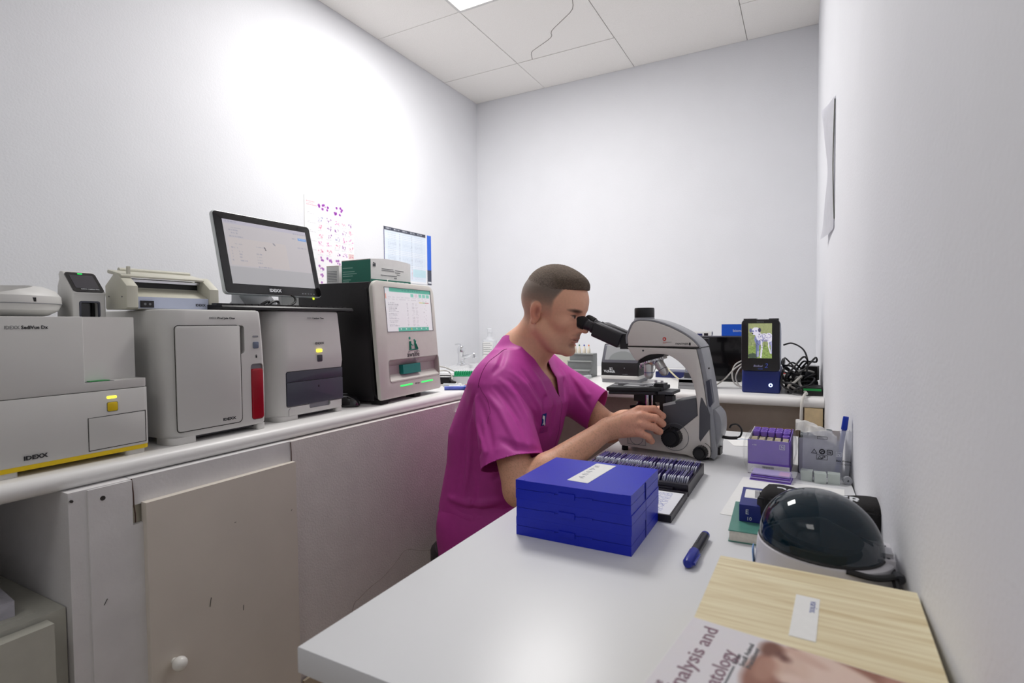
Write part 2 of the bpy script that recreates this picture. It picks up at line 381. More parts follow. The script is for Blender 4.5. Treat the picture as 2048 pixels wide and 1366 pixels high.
def thin(outline, w_, y, name, m, parent, closed=True, dep=.0006):
    bm = new(); P = outline+([outline[0]] if closed else [])
    for (a, b) in zip(P[:-1], P[1:]):
        d = Vector((b[0]-a[0], b[1]-a[1])); L = d.length
        if L < 1e-6: continue
        d /= L; n = Vector((-d.y, d.x))*w_/2; e = d*w_*.4
        q = [(a[0]-e.x+n.x, a[1]-e.y+n.y), (b[0]+e.x+n.x, b[1]+e.y+n.y), (b[0]+e.x-n.x, b[1]+e.y-n.y), (a[0]-e.x-n.x, a[1]-e.y-n.y)]
        addto(bm, [(p[0], y, p[1]) for p in q]+[(p[0], y-dep, p[1]) for p in q], [(0, 1, 2, 3), (7, 6, 5, 4), (0, 4, 5, 1), (1, 5, 6, 2), (2, 6, 7, 3), (3, 7, 4, 0)])
    return finish(bm, name, m, parent, False)
thin([(.300, .091), (.194, .089), (.194, .024), (.300, .025)], .0013, -.0008, 'hatch_seam', SEAM, t, True)
finish(prism(rr(.195, .299, .0255, .089, .001), -.0016, .004, 'y', .0006), 'hatch', WHITE, t)
finish(prism(rr(.228, .246, .1245, .1295, .0024), -.002, .004, 'y'), 'status_lamp', YEL_L, t)
finish(prism(rr(.2285, .247, .0985, .1165, .003), -.003, .004, 'y', .0008), 'power_button', YEL, t)
thin(rr(.228, .2475, .098, .117, .003), .0008, -.001, 'button_ring', GINK, t)
finish(box(.203, .238, .006, .026, .1602, .162, .0008), 'green_slide_tab', GRN_L if False else mat('green_plastic', (30, 150, 70), .4, noise=.1), t)
finish(box(.196, .245, .004, .030, .1600, .1606), 'slide_slot', DARKG, t)
logo('IDEXX', .0105, t, .091, -.0022, .029, width=.036, bold=.04)
logo('IDEXX', .0088, t, .0715, -.0004, .268, GINK, width=.0215, bold=0)
logo('SediVue Dx', .0088, t, .0955, -.0004, .268, INK, width=.040, bold=.03)

# --- round white bowl-shaped device on it
t = thing('sample_dock', 'rounded white dish-shaped device with a yellow label, on top of the nearest analyser', 'device', (-1.43, .455, 1.181), 90)
bm = lathe((0, 0, 0), (0, 0, 1), [(.07, 0), (.095, .004), (.112, .014), (.118, .028), (.117, .042), (.108, .054), (.09, .062), (.06, .066), (.001, .067)], 48)
o = finish(bm, 'shell', WHITE, t)
bm = lathe((-.02, -.045, .085), (0, 0, 1), [(.001, -.05), (.05, -.048), (.068, -.038), (.078, -.018), (.082, .01), (.082, .03)], 40)
cut(o, [bm])
finish(lathe((0, 0, .026), (0, 0, 1), [(.1183, 0), (.1187, .0008), (.1183, .0016)], 48, False), 'rim_seam', GINK, t)
finish(box(.012, .040, -.112, -.100, .030, .038, .002), 'clip', BLACK, t)
finish(box(-.013, .013, -.012, .012, 0, .0012), 'yellow_label', YEL, t).matrix_local = Matrix.Translation((.064, .02, .0600)) @ Matrix.Rotation(R(9), 4, 'Y')
finish(lathe((0, 0, 0), (0, 0, 1), [(.082, 0), (.082, .003)], 32), 'base_ring', BLACK, t).location.z = -.0005
# --- white touch reader with a slanted dark screen
t = thing('touch_reader', 'upright white reader with a slanted black touch screen, on the nearest analyser', 'device', (-1.375, .578, 1.181), 90)
WR = .064
o = finish(prism([(0, 0), (0, .046), (-.003, .053), (.045, .101), (.054, .103), (.060, .096), (.058, .085), (.066, .07), (.072, 0)], 0, WR, 'x', .005, 3, 25), 'housing', WHITE, t)
cut(o, [prism(rr(.014, .050, -.01, .034, .004), -.02, .035, 'y')])
fr_ = finish(prism(rr(.012, .052, .0, .036, .005), -.0012, .004, 'y', .001), 'port_frame', SLATE, t); cut(fr_, [prism(rr(.0155, .0485, -.01, .0325, .003), -.02, .04, 'y')])
finish(box(.0145, .0495, .018, .022, 0, .034), 'sample_port', GLOSS, t)
for nm, ol, yy, mm in (('touch_bezel', rr(.003, WR-.003, .002, .064, .007), -.0014, GLOSS), ('touch_screen', rr(.010, WR-.010, .013, .055, .001), -.0020, mat('dim_screen', (62, 60, 66), .25, noise=.06)), ('status_lamp', rr(.027, .036, .0585, .0605, .0008), -.0024, GRN_L)):
    q = finish(prism(ol, yy, .003, 'y'), nm, mm, t); q.location = (0, -.003, .0535); q.rotation_euler = (R(-45), 0, 0)
q = text('IDEXX Catalyst One', .0042, WINK, t, (0, 0, 0), width=.034); q.location = (.018, -.003+.0045, .0535+.0075); q.rotation_euler = (R(45), 0, 0)

# --- heat sealer like beige device
t = thing('strip_sealer', 'beige bench device with pentagonal cheeks on top of the analyser with the red strip', 'device', (-1.33, .65, 1.2), 90)
pent = [(0, .004), (.006, 0), (.088, 0), (.092, .004), (.092, .055), (.052, .082), (.045, .083), (.038, .080), (0, .052)]
for x0, x1 in ((0.012, .036), (.204, .228)):
    o = finish(prism([(y, z) for y, z in pent], x0, x1, 'x', .002), 'side_cheek', BEIGE, t)
    if x0 < .02:
        for y, z in ((.02, .028), (.075, .03)): finish(cone((x0-.0006, y, z), (x0+.001, y, z), .0018, n=10), 'screw', DARKG, t)
finish(prism([(.008, 0), (.085, 0), (.085, .074), (.064, .074), (.052, .050), (.012, .031), (.008, .028)], .036, .204, 'x', .001), 'body', BEIGE, t)
finish(box(.037, .203, .0055, .009, .002, .0285, .0008), 'blue_front_strip', mat('pale_blue_panel', (196, 204, 226), .35, noise=.03), t)
finish(box(.042, .070, .002, .007, .004, .0195, .0015), 'rocker_switch', BLACK, t)
for x in (.0505, .061): finish(cone((x, .0025, .012), (x, .0012, .012), .0028, n=14), 'switch_mark', GINK, t)
logo('IDEXX', .0080, t, .170, .0052, .0095, INK, 1.25, .03, width=.025)
finish(box(.036, .204, .040, .052, .064, .070, .001), 'chrome_bar', STEEL, t)
finish(box(.036, .204, .052, .066, .052, .066), 'slot_shadow', BLACK, t)
fl = finish(prism([(-.030, .0), (.028, .012), (.03, .016), (.027, .02), (-.026, .008), (-.031, .004)], .014, .205, 'x', .001), 'flap', BEIGE, t); fl.location = (0, .055, .072)
finish(box(.03, .036, .03, .036, .078, .098, .001), 'hinge_tab', BEIGE, t); finish(cone((.038, .084, .093), (.203, .084, .093), .006, n=16), 'roller', BEIGE, t)

# --- haematology analyser
t = thing('blood_analyser', 'white analyser with a tall door and a red vertical strip, second from the camera', 'analyser', (-1.25, .70, CT), 90)
def bulge(bm, zc, amp, hz, x1):
    for v in bm.verts:
        if v.co.x > x1*.5: v.co.x += amp*(1-((v.co.z-zc)/hz)**2)*(v.co.x/x1-.5)*2
    return bm
def slab_body(w_, d, z0, z1, rads, name, parent, nz=10, tilt=.0, b=.006, amp=.006):
    bm = new(); o_ = rr(0, w_, 0, d, rads, 8); n = len(o_); V = []
    zs = [z0, z0+b*.3, z0+b]+[z0+b+(z1-z0-2*b)*k/nz for k in range(1, nz)]+[z1-b, z1-b*.3, z1]
    for z in zs:
        e = 0
        if z < z0+b: e = b-math.sqrt(max(0, b*b-(z0+b-z)**2))
        if z > z1-b: e = b-math.sqrt(max(0, b*b-(z-z1+b)**2))
        for (x, y) in o_:
            cx, cy = w_/2, d/2; X_ = x+(e if x < cx else -e); Y_ = y+(e if y < cy else -e)
            u = (z-(z0+z1)/2)/((z1-z0)/2)
            X_ += amp*(1-u*u)*(1 if x > cx else -.3)-(.004*u if x > cx else 0)
            Y_ += tilt*(z-z0)/(z1-z0)*(1 if y < cy else 0)
            V.append((X_, Y_, z))
    fs = [(k*n+i, k*n+(i+1) % n, (k+1)*n+(i+1) % n, (k+1)*n+i) for k in range(len(zs)-1) for i in range(n)]
    fs += [tuple(range(n-1, -1, -1)), tuple(range((len(zs)-1)*n, len(zs)*n))]
    return finish(addto(bm, V, fs), name, WHITE, parent, ang=40)
o = slab_body(.243, .31, .014, .309, (.045, .012, .012, .03), 'housing', t)
finger = prism(rr(.150, .190, .199, .271, (.004, .010, .008, .002)), -.02, .016, 'y')
slot = prism(rr(.206, .242, .028, .172, .008), -.02, .012, 'y')
cut(o, [finger, slot])
thin(rr(.0165, .1785, .0285, .2715, (.008, .010, .012, .008)), .0016, -.0003, 'door_seam', SEAM, t)
finish(prism(rr(.018, .177, .030, .2705, (.008, .010, .004, .008)), -.0022, .004, 'y', .001), 'door', WHITE, t)
finish(prism(rr(.207, .241, .029, .159, .007), -.0025, .010, 'y', .003), 'red_panel', mat('red_plastic', (160, 12, 32), .3, noise=.05), t)
finish(prism(rr(.2075, .2405, .158, .171, (.001, .001, .007, .007)), .006, .011, 'y'), 'slot_top', GREYP, t)
finish(prism(rr(.213, .229, .240, .2445, .002), -.001, .003, 'y'), 'status_bar', GREYP, t)
finish(prism(rr(.2135, .2295, .2115, .2285, .003), -.0022, .003, 'y', .0008), 'power_button', mat('blue_grey_button', (112, 122, 142), .4, noise=.05), t)
finish(prism(rr(.2205, .2245, .187, .1925, .0012), -.0008, .002, 'y'), 'lock_mark', INK, t)
thin([(.2212, .1922), (.2212, .195), (.2238, .195), (.2238, .1922)], .0007, -.0003, 'lock_mark', INK, t, False)
for a, b in ((.004, .062), (.224, .246)):
    for y in (.002, .24): finish(prism(rr(a, b, y, y+.06, (.02, .004, .004, .004) if a < .1 else .006), 0, .016, 'z', .001), 'foot', WHITE, t)
finish(box(.05, .235, .02, .28, .008, .02), 'underside', DARKG, t)
logo('IDEXX', .0088, t, .126, -.0025, .039, INK, bold=.04, width=.034)
logo('IDEXX', .0064, t, .099, -.0006, .287, GINK, bold=0, width=.018); logo('ProCyte One', .0064, t, .1195, -.0006, .287, INK, bold=.03, width=.045)

# --- chemistry analyser
t = thing('chemistry_analyser', 'white analyser with a dark grey drawer front and a small yellow light', 'analyser', (-1.28, 1.0, CT), 90)
o = slab_body(.244, .33, .012, .311, (.05, .012, .012, .03), 'housing', t, amp=.004)
for v in o.data.vertices:
    if v.co.y < .2 and v.co.z > .15: v.co.y -= .006*min(1, (v.co.z-.15)/.01)*(1-max(0, (v.co.z-.15)/.165)*1.6)
cut(o, [prism(rr(.037, .262, .038, .140, (.006, .001, .001, .006)), -.03, .006, 'y'), prism(rr(.116, .196, .026, .06, .006), -.03, .03, 'y')])
finish(prism(rr(.039, .2475, .0405, .1075, (.006, .001, .001, .001)), -.0005, .02, 'y', .001), 'drawer_front', SLATE, t)
finish(prism(rr(.039, .2475, .1085, .1385, (.001, .001, .001, .006)), .0005, .02, 'y', .001), 'drawer_top_strip', SLATE, t)
finish(prism(rr(.1495, .1535, .085, .092, .0018), -.0012, .002, 'y'), 'drop_mark', BLACK, t)
finish(box(.118, .194, .005, .028, .024, .040, .004), 'drawer_grip', GREYP, t)
thin([(.043, .0135), (.043, .030), (.048, .036)], .0008, -.0003, 'flap_seam', GINK, t, False)
finish(prism(rr(.143, .162, .190, .1985, .0015), -.0065, .003, 'y'), 'status_lamp', YEL_L, t)
finish(prism(rr(.144, .1625, .1615, .1815, .003), -.0072, .003, 'y', .0008), 'power_button', DARKG, t)
for a, b in ((.01, .079), (.224, .248)):
    for y in (.004, .26): finish(prism(rr(a, b, y, y+.06, (.025, .004, .004, .004) if a < .1 else .006), 0, .0145, 'z', .001), 'foot', WHITE, t)
finish(box(.06, .235, .02, .30, .007, .02), 'underside', DARKG, t)
logo('IDEXX', .0088, t, .136, -.0066, .213, INK, bold=.03, width=.034)
logo('IDEXX', .0064, t, .111, -.0048, .288, GINK, bold=0, width=.015); logo('Catalyst One', .0064, t, .1285, -.0050, .288, INK, bold=.03, width=.043)

# --- keyboard lying across the two analysers
t = thing('keyboard', 'flat black keyboard lying across the tops of the two middle analysers', 'keyboard', (-1.275, .85, 1.2012), 90)
finish(prism([(0, .002), (.004, 0), (.148, 0), (.152, .004), (.15, .016), (.004, .011), (0, .007)], 0, .444, 'x', .001), 'body', BLACK, t)
kk = 0
for r_ in range(5):
    x = .008
    while x < .425:
        w_ = .0165 if (kk*7+r_) % 6 else .026
        if r_ == 0 and .12 < x < .16: w_ = .10
        q = box(x, min(x+w_, .438), .012+r_*.0265, .034+r_*.0265, .0108+r_*.0009, .0158+r_*.0012, .0018, 1)
        finish(q, 'key', DARKG if r_ else BLACK, t); x += w_+.0022; kk += 1
# --- monitor
t = thing('monitor', 'black framed touch monitor with a pale screen, above the keyboard', 'monitor', (-1.40, .93, 1.2012), 90)
tilt = Matrix.Translation((0, 0, .044)) @ Matrix.Rotation(R(-13), 4, 'X')
def tl(o): o.matrix_local = tilt; return o
tl(finish(prism(rr(.014, .352, .004, .246, .012, 6), 0, .013, 'y', .003), 'back_shell', mat('silver_shell', (216, 222, 222), .3, metal=.1, noise=.03), t))
tl(finish(prism(rr(.0165, .3495, .0065, .2435, .010, 6), -.002, .004, 'y', .0008), 'bezel', GLOSS, t))
im = Img(130, 92, (196, 193, 196))
im.rect(0, 0, 1, .06, (188, 186, 198)); im.rect(0, .72, 1, 1, (180, 180, 183)); im.rect(.03, .28, .7, .7, (203, 196, 193), .6)
im.rect(.87, .12, .985, .165, (120, 160, 215)); im.words(.89, .97, .135, .012, (230, 240, 250), .7, 3)
for k, (a, b, y) in enumerate([(.03, .15, .02), (.08, .2, .11), (.05, .15, .15), (.07, .14, .19), (.05, .2, .25), (.82, .98, .05), (.80, .84, .14), (.1, .17, .36), (.05, .12, .42), (.33, .42, .37), (.85, .97, .29), (.13, .17, .475), (.13, .16, .52), (.13, .17, .565), (.13, .21, .615), (.32, .38, .485), (.32, .37, .535), (.32, .38, .58), (.32, .37, .63), (.32, .47, .69), (.04, .06, .475), (.04, .06, .52), (.04, .06, .565), (.04, .06, .615)]):
    im.words(a, b, y, .018, (150, 152, 170), .6, k)
im.line([(.54, .29), (.56, .31)], .008, (150, 150, 160)); im.line([(.425, .37), (.435, .41)], .005, (60, 60, 70))
SCR = mat('lit_screen', (255, 255, 255), .25, attr=True, emit=.2)
tl(im.mesh('screen', .289, .189, SCR, t, (.040, -.0024, .0335)))
q = logo('IDEXX', .0125, t, 0, 0, 0, WINK, bold=.04, width=.042); q.matrix_local = tilt @ Matrix.Translation((.155, -.0022, .015)) @ Matrix.Rotation(R(90), 4, 'X')
for k in range(5): tl(finish(box(.272+k*.011, .278+k*.011, -.0026, -.0015, .0125, .0155), 'touch_key_mark', GINK, t))
tl(finish(cone((.322, .006, .0045), (.322, .006, -.001), .003, n=12), 'power_lamp', mat('green_yellow_lamp', (200, 230, 40), .4, emit=1.8), t))
finish(prism([(.0, 0), (.11, 0), (.11, .008), (.07, .03), (.065, .12), (.045, .12), (.04, .05), (0, .012)], .077, .19, 'x', .003), 'stand', mat('silver_stand', (170, 172, 174), .3, metal=.7, noise=.06), t)
finish(prism(rr(.04, .32, .01, .19, .02), 0, .006, 'z', .001), 'stand_base', MATS['silver_stand'], t)
finish(tube([(.12, -.006, .02), (.14, -.01, .03), (.15, -.005, .02), (.17, -.012, .012), (.18, -.004, .028), (.16, -.008, .03), (.13, -.01, .014)], .004, 6), 'cable_knot', CABLE_B, t)
finish(tube([(.20, .03, .06), (.235, 0, .05), (.235, -.01, .03), (.20, -.012, .016), (.16, -.01, .012)], .0035, 6), 'cable', CABLE_B, t)
finish(box(.235, .30, .05, .065, .006, .05, .002), 'white_bracket', PAPER, t)
# --- mouse
t = thing('mouse', 'black computer mouse with a grey top on the left worktop, beside the tall black-sided analyser', 'mouse', (-1.345, 1.325, CT), 90)
bm = new(); bmesh.ops.create_uvsphere(bm, u_segments=24, v_segments=14, radius=1)
for v in bm.verts: v.co = Vector((v.co.x*.031*(1-.12*v.co.y), v.co.y*.052, max(v.co.z, -.15)*.036+.0054))
finish(bm, 'shell', mat('mouse_black', (26, 26, 30), .12, noise=.03, coat=.5), t)
bm = new(); bmesh.ops.create_uvsphere(bm, u_segments=24, v_segments=14, radius=1)
for v in bm.verts: v.co = Vector((v.co.x*.022, v.co.y*.042+.004, max(v.co.z, .2)*.0366+.0054))
finish(bm, 'top_cover', GREYP, t)
# --- blue cap behind the nearest analyser
tag(finish(lathe((-1.33, .668, CT+.0005), (0, 0, 1), [(.012, 0), (.018, .001), (.0185, .004), (.012, .006), (.001, .0062)], 24), 'cap', mat('blue_cap', (20, 70, 160), .3, noise=.05)), 'small blue cap on the worktop between the two nearest analysers', 'cap')

# --- big black-sided analyser
AW = mat('champagne_plastic', (214, 212, 204), .38, noise=.03)
t = thing('microscopy_analyser', 'tall black-sided analyser with a silver front, touch screen and green lights', 'analyser', (-1.24, 1.372, CT), 95.8)
lean = 4.5; L = Matrix.Translation((0, 0, .012)) @ Matrix.Rotation(R(-lean), 4, 'X')
def ll(o): o.matrix_local = L; return o
side = [(.030, .014), (.405, .014), (.405, .30), (.380, .395), (.350, .413), (.042, .413), (.032, .20)]
finish(prism(side, .006, .390, 'x', .004, 3), 'black_housing', mat('satin_black', (30, 28, 30), .38, noise=.05), t)
o = finish(prism(rr(.003, .396, .004, .408, (.012, .012, .034, .034), 7), -.004, .012, 'y', .004), 'front_panel', AW, t); ll(o)
cut(o, [prism(rr(.068, .370, .232, .388, .002), -.01, .001, 'y'), prism(rr(.060, .392, .058, .136, .012), -.01, .03, 'y')])
im = Img(110, 62, (238, 240, 242))
im.rect(0, 0, 1, .09, (95, 190, 165)); im.rect(0, 0, .1, .09, (230, 240, 240)); im.words(.35, .75, .03, .03, (60, 130, 120), .5, 2)
for k in range(5): im.rect(.53+.09*k, .10, .60+.09*k, .18, (140, 215, 195) if k != 1 else (225, 215, 222))
im.rect(.01, .14, .03, .25, (240, 170, 150))
for k in range(14):
    y = .33+k*.04; im.words(.06, .2+.08*((k*7) % 4)/4, y, .018, (150, 152, 158), .6, k); im.words(.42, .46, y, .016, (165, 165, 170), .6, k+9); im.words(.54, .6, y, .016, (165, 165, 170), .6, k+19); im.words(.62, .68, y, .016, (175, 175, 180), .5, k+29)
    im.ell(.84+.03*math.sin(k*2.1), y, .005, .01, (150, 150, 155), .8)
im.rect(.71, .30, .80, .315, (220, 210, 90)); im.rect(.80, .30, .85, .315, (120, 190, 100)); im.rect(.85, .30, .94, .315, (190, 90, 80))
for y in (.2, .25): im.words(.06, .9, y, .015, (185, 186, 190), .5, int(y*100))
im.rect(.22, .89, .90, 1, (95, 190, 165))
for k in range(6): im.ell(.28+.11*k, .93, .01, .02, (230, 245, 240) if k != 2 else (240, 200, 60))
ll(im.mesh('screen', .300, .154, SCR, t, (.069, -.0032, .233)))
thin([(.0685, .2325), (.0685, .3875), (.3695, .3875), (.3695, .2325)], .0016, -.0042, 'screen_edge', DARKG, t).matrix_local = L
# handle recess with tray
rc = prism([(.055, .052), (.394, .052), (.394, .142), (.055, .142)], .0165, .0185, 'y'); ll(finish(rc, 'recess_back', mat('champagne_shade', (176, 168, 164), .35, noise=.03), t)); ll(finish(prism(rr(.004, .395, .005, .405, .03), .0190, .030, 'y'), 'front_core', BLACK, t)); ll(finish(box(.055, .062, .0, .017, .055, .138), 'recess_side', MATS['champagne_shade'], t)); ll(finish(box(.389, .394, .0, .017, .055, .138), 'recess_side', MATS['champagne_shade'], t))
o = finish(prism([(-.003, .058), (.0165, .058), (.0165, .084), (-.003, .063)], .062, .389, 'x'), 'recess_ledge', AW, t); ll(o)
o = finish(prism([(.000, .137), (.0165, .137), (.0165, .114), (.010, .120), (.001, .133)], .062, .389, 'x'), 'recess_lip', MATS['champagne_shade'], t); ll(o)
thin(rr(.060, .392, .058, .136, .012), .0022, -.0042, 'recess_rim', mat('rim_silver', (190, 186, 178), .25, metal=.5, noise=.03), t).matrix_local = L
ll(finish(box(.148, .262, -.001, .016, .080, .114, .002), 'teal_tray', mat('teal_plastic', (10, 128, 118), .35, noise=.05), t))
for x0, x1 in ((.118, .193), (.255, .335)): ll(finish(prism(rr(x0, x1, .039, .043, .0015), -.0056, -.003, 'y'), 'green_light_bar', GRN_L, t))
q = text('VET Cell', .007, INK, t, (0, 0, 0), sx=1.1); q.matrix_local = L @ Matrix.Translation((.212, -.0045, .038)) @ Matrix.Rotation(R(90), 4, 'X')
TEAL = mat('logo_teal', (30, 140, 115), .5, noise=.04)
# emblem: two seated figures above an arc
def fig(pts, r): return tube([(x, 0, z) for x, z in pts], r, 6, 3, .35)
bm = merge(fig([(.197, .196), (.197, .19), (.195, .176), (.196, .168)], .0075), lathe((.199, .0005, .2075), (0, -1, 0), [(.0052, 0), (.0052, .0015)], 16))
merge(bm, fig([(.206, .186), (.213, .181), (.221, .182)], .003)); merge(bm, fig([(.232, .197), (.229, .187), (.231, .176), (.235, .168)], .0065)); merge(bm, lathe((.229, .0005, .199), (0, -1, 0), [(.0044, 0), (.0044, .0015)], 14)); merge(bm, fig([(.236, .186), (.242, .175), (.247, .168)], .004))
merge(bm, box(.190, .250, -.001, .001, .1635, .1675))
q = finish(bm, 'emblem', TEAL, t); q.matrix_local = L @ Matrix.Translation((0, -.0042, 0))
q = finish(tube([(.182+.0085*i, 0, .160-.0000+(.006-(i-4.5)**2*.0003)) for i in range(10)], .0011, 5, 2, .5), 'emblem_arc', INK, t); q.matrix_local = L @ Matrix.Translation((0, -.0042, -.003))
q = text('awalife', .026, INK, t, (0, 0, 0), bold=.0002, align='CENTER', width=.080); q.matrix_local = L @ Matrix.Translation((.216, -.0045, .140)) @ Matrix.Rotation(R(90), 4, 'X')
bm = new()
for pts in ([(.205, .135), (.214, .135)], [(.2095, .137), (.2095, .135)], [(.206, .131), (.213, .131)], [(.2095, .133), (.206, .126)], [(.2095, .133), (.213, .126)], [(.218, .135), (.227, .135)], [(.219, .132), (.226, .132)], [(.219, .132), (.219, .126)], [(.226, .132), (.226, .126)], [(.219, .126), (.226, .126)], [(.2225, .137), (.2225, .126)]):
    merge(bm, tube([(pts[0][0], 0, pts[0][1]), (pts[1][0], 0, pts[1][1])], .0006, 4, 1, .6))
merge(bm, box(.182, .198, -.0004, .0004, .1305, .1311)); merge(bm, box(.234, .250, -.0004, .0004, .1305, .1311))
q = finish(bm, 'lettering', GINK, t); q.matrix_local = L @ Matrix.Translation((0, -.0046, 0))
for x, y in ((.04, .03), (.245, .03), (.04, .36), (.345, .36)): finish(prism(rr(x-.022, x+.022, y-.02, y+.02, .004), 0, .016, 'z'), 'foot', RUBBER, t)

# --- cartons on top of it
t = thing('green_carton', 'long green and white reagent carton lying on the tall black-sided analyser', 'box', (-1.30, 1.43, CT+.4135), 20)
GREENC = mat('green_carton_card', (28, 118, 98), .5, noise=.05)
t.location = (-1.47, 1.623, CT+.4135); t.rotation_euler = (0, 0, R(90))
bm = box(-.113, .113, -.072, .072, 0, .096, .0015)
bm2 = bmesh.ops.subdivide_edges(bm, edges=[e for e in bm.edges if abs(e.verts[0].co.x-e.verts[1].co.x) > .1], cuts=8)
for v in bm.verts:
    if v.co.z > .09: v.co.z += .007*(1-(v.co.x/.113)**2)
finish(bm, 'carton_body', PAPER, t)
finish(box(-.1138, -.1128, -.0715, .0715, .0005, .094), 'green_end', GREENC, t)
finish(box(-.1125, .113, -.0726, -.0718, .008, .024), 'green_band', GREENC, t)
finish(tube([(-.02, -.0731, .003), (-.028, -.0731, .016), (-.022, -.0731, .027)], .003, 6, 4, .25), 'band_swoosh', PAPER, t)
finish(box(-.114, -.02, -.07, .07, .0955, .0965), 'card_edge', CARD, t)
for k, (yy, ln_) in enumerate([(.066, .05), (.052, .06), (.044, .07), (.036, .05), (.022, .04), (.015, .03)]):
    finish(box(-.1142, -.1136, .066-ln_, .066, yy+.0, yy+.0035), 'printed_line', mat('pale_green_print', (140, 190, 175), .6, noise=.1), t)
for k, (x0, x1, z) in enumerate([(-.055, .01, .064), (-.055, .015, .058), (.02, .07, .062), (.02, .05, .054), (-.06, .03, .040), (.03, .05, .046), (.015, .03, .032)]):
    finish(box(x0, x1, -.0728, -.072, z, z+.0022), 'printed_line', GINK, t)
for k in range(3): finish(box(.03+k*.024, .05+k*.024, -.0732, -.0724, .0125, .019), 'band_mark', WINK, t)
finish(merge(merge(cone((-.098, -.0722, .083), (-.098, -.073, .083), .003, n=10), cone((-.091, -.0722, .081), (-.091, -.073, .081), .0025, n=10)), box(-.102, -.088, -.0732, -.0722, .070, .079)), 'emblem', DARKG, t)
t = thing('white_carton', 'small white carton with a tan top edge behind the green and white carton', 'box', (-1.60, 1.575, CT+.4135), 95)
finish(box(-.03, .03, -.035, .035, 0, .076, .0015), 'carton_body', PAPER, t)
finish(box(-.0305, .03, -.0352, .035, .0745, .0765), 'card_edge', CARD, t)
t.location = (-1.592, 1.545, CT+.4135); t.rotation_euler = (0, 0, R(4))
for k in range(7): finish(box(-.025, .02, -.0357, -.035, .018+k*.006, .020+k*.006), 'printed_line', GINK, t)
pdk = tag(finish(box(-.05, .06, -.03, .03, 0, .004, .001), 'dark_pad', BLACK), 'flat dark pad under the small white carton', 'pad'); pdk.location = (-1.60, 1.49, CT+.4135-.0001)
t.location.z += .0042

# ------------------------------------------------------------------ posters on the walls
def wall_print(name, label, cat, im, y0, y1, z0, z1, x=XL+.0015):
    bm = box(x-.0012, x, y0, y1, z0, z1); o = tag(finish(bm, name, PAPER), label, cat)
    im.mesh('printed_face', y1-y0, z1-z0, PRINT, o, fn=lambda u, v: (x+.0004, y0+u*(y1-y0), z0+v*(z1-z0))); return o
im = Img(150, 210, (240, 240, 242))
im.words(.04, .2, .05, .008, (215, 110, 130), .8, 1); im.words(.04, .16, .07, .006, (215, 110, 130), .8, 2); im.words(.04, .24, .085, .006, (215, 110, 130), .8, 3)
for k in range(9): im.words(.05, .12+.1*((k*3) % 3)/3, .16+k*.09, .006, (150, 150, 158), .7, k+20); im.words(.05, .22, .175+k*.09, .005, (170, 170, 178), .7, k+40)
rg = np.random.default_rng(3)
tints = [(150, 60, 170), (200, 90, 170), (120, 60, 150), (120, 130, 180), (210, 110, 150)]
for (cx, cy) in ((.36, .10), (.66, .10)):
    im.rect(cx-.12, cy-.055, cx+.12, cy+.06, (244, 236, 244), .7)
    for k in range(9):
        x, y = cx+rg.uniform(-.1, .1), cy+rg.uniform(-.045, .045); r_ = rg.uniform(.012, .03)
        im.ell(x, y, r_, r_*.62, (150, 50, 170), .75); im.ell(x, y, r_*.45, r_*.3, (90, 20, 120), .7)
cells = [(.30, 0), (.47, 0), (.64, 1), (.79, 1), (.93, 1)]
for ci, (cx, sh) in enumerate(cells):
    for row in range(9):
        cy = .215+sh*.012+row*.083
        if cy > .95: continue
        hx = .065 if ci < 4 else .058
        im.rect(cx-hx, cy-.03, cx+hx, cy+.028, (246, 238, 242) if not (ci == 4 and row == 4) else (226, 205, 196), .8)
        c = tints[int(rg.integers(5))]; big = row >= 5
        for k in range(4 if big else 9):
            x, y = cx+rg.uniform(-hx*.75, hx*.75), cy+rg.uniform(-.022, .02); r_ = rg.uniform(.012, .022) if big else rg.uniform(.005, .011)
            im.ell(x, y, r_, r_*.7, (140, 60, 160) if big else c, .7)
        im.words(cx-hx, cx+hx*.6, cy+.032, .004, (160, 160, 168), .6, ci*10+row)
wall_print('blood_cell_poster', 'poster of rows of purple stained cells taped on the left wall behind the monitor', 'poster', im, 1.742, 2.045, 1.30, 1.752)
im = Img(120, 90, (222, 232, 243))
im.rect(0, 0, 1, 1, (240, 242, 246)); im.rect(.0, .0, .86, .06, (70, 74, 88)); im.rect(0, .06, .012, .62, (50, 62, 130)); im.rect(.02, .06, .86, .95, (222, 232, 244))
for k in range(26):
    y = .09+k*.032; im.rect(.02, y, .86, y+.004, (236, 241, 248)); im.words(.08, .24, y+.006, .012, (170, 182, 200), .6, k); im.words(.36, .55, y+.006, .012, (190, 205, 222), .6, k+50); im.words(.62, .80, y+.006, .012, (185, 195, 214), .6, k+90)
    im.rect(.305, y+.006, .315, y+.018, (100, 110, 135)); im.rect(.555, y+.006, .565, y+.018, (100, 110, 135) if k < 20 else (210, 90, 110))
for k in range(5): im.words(.04+k*.16, .14+k*.16, .02, .022, (225, 228, 235), .8, k)
im.rect(.58, .72, .86, .86, (190, 224, 232), .8); im.rect(.86, 0, .895, 1, (242, 243, 246)); im.rect(.895, .0, 1, .70, (52, 108, 222)); im.rect(.895, .70, 1, 1, (72, 76, 92)); im.rect(.91, .93, .985, .96, (225, 228, 235))
wall_print('reference_chart', 'pale blue printed table chart with a bright blue right edge on the left wall', 'poster', im, 2.267, 2.687, 1.395, 1.690)
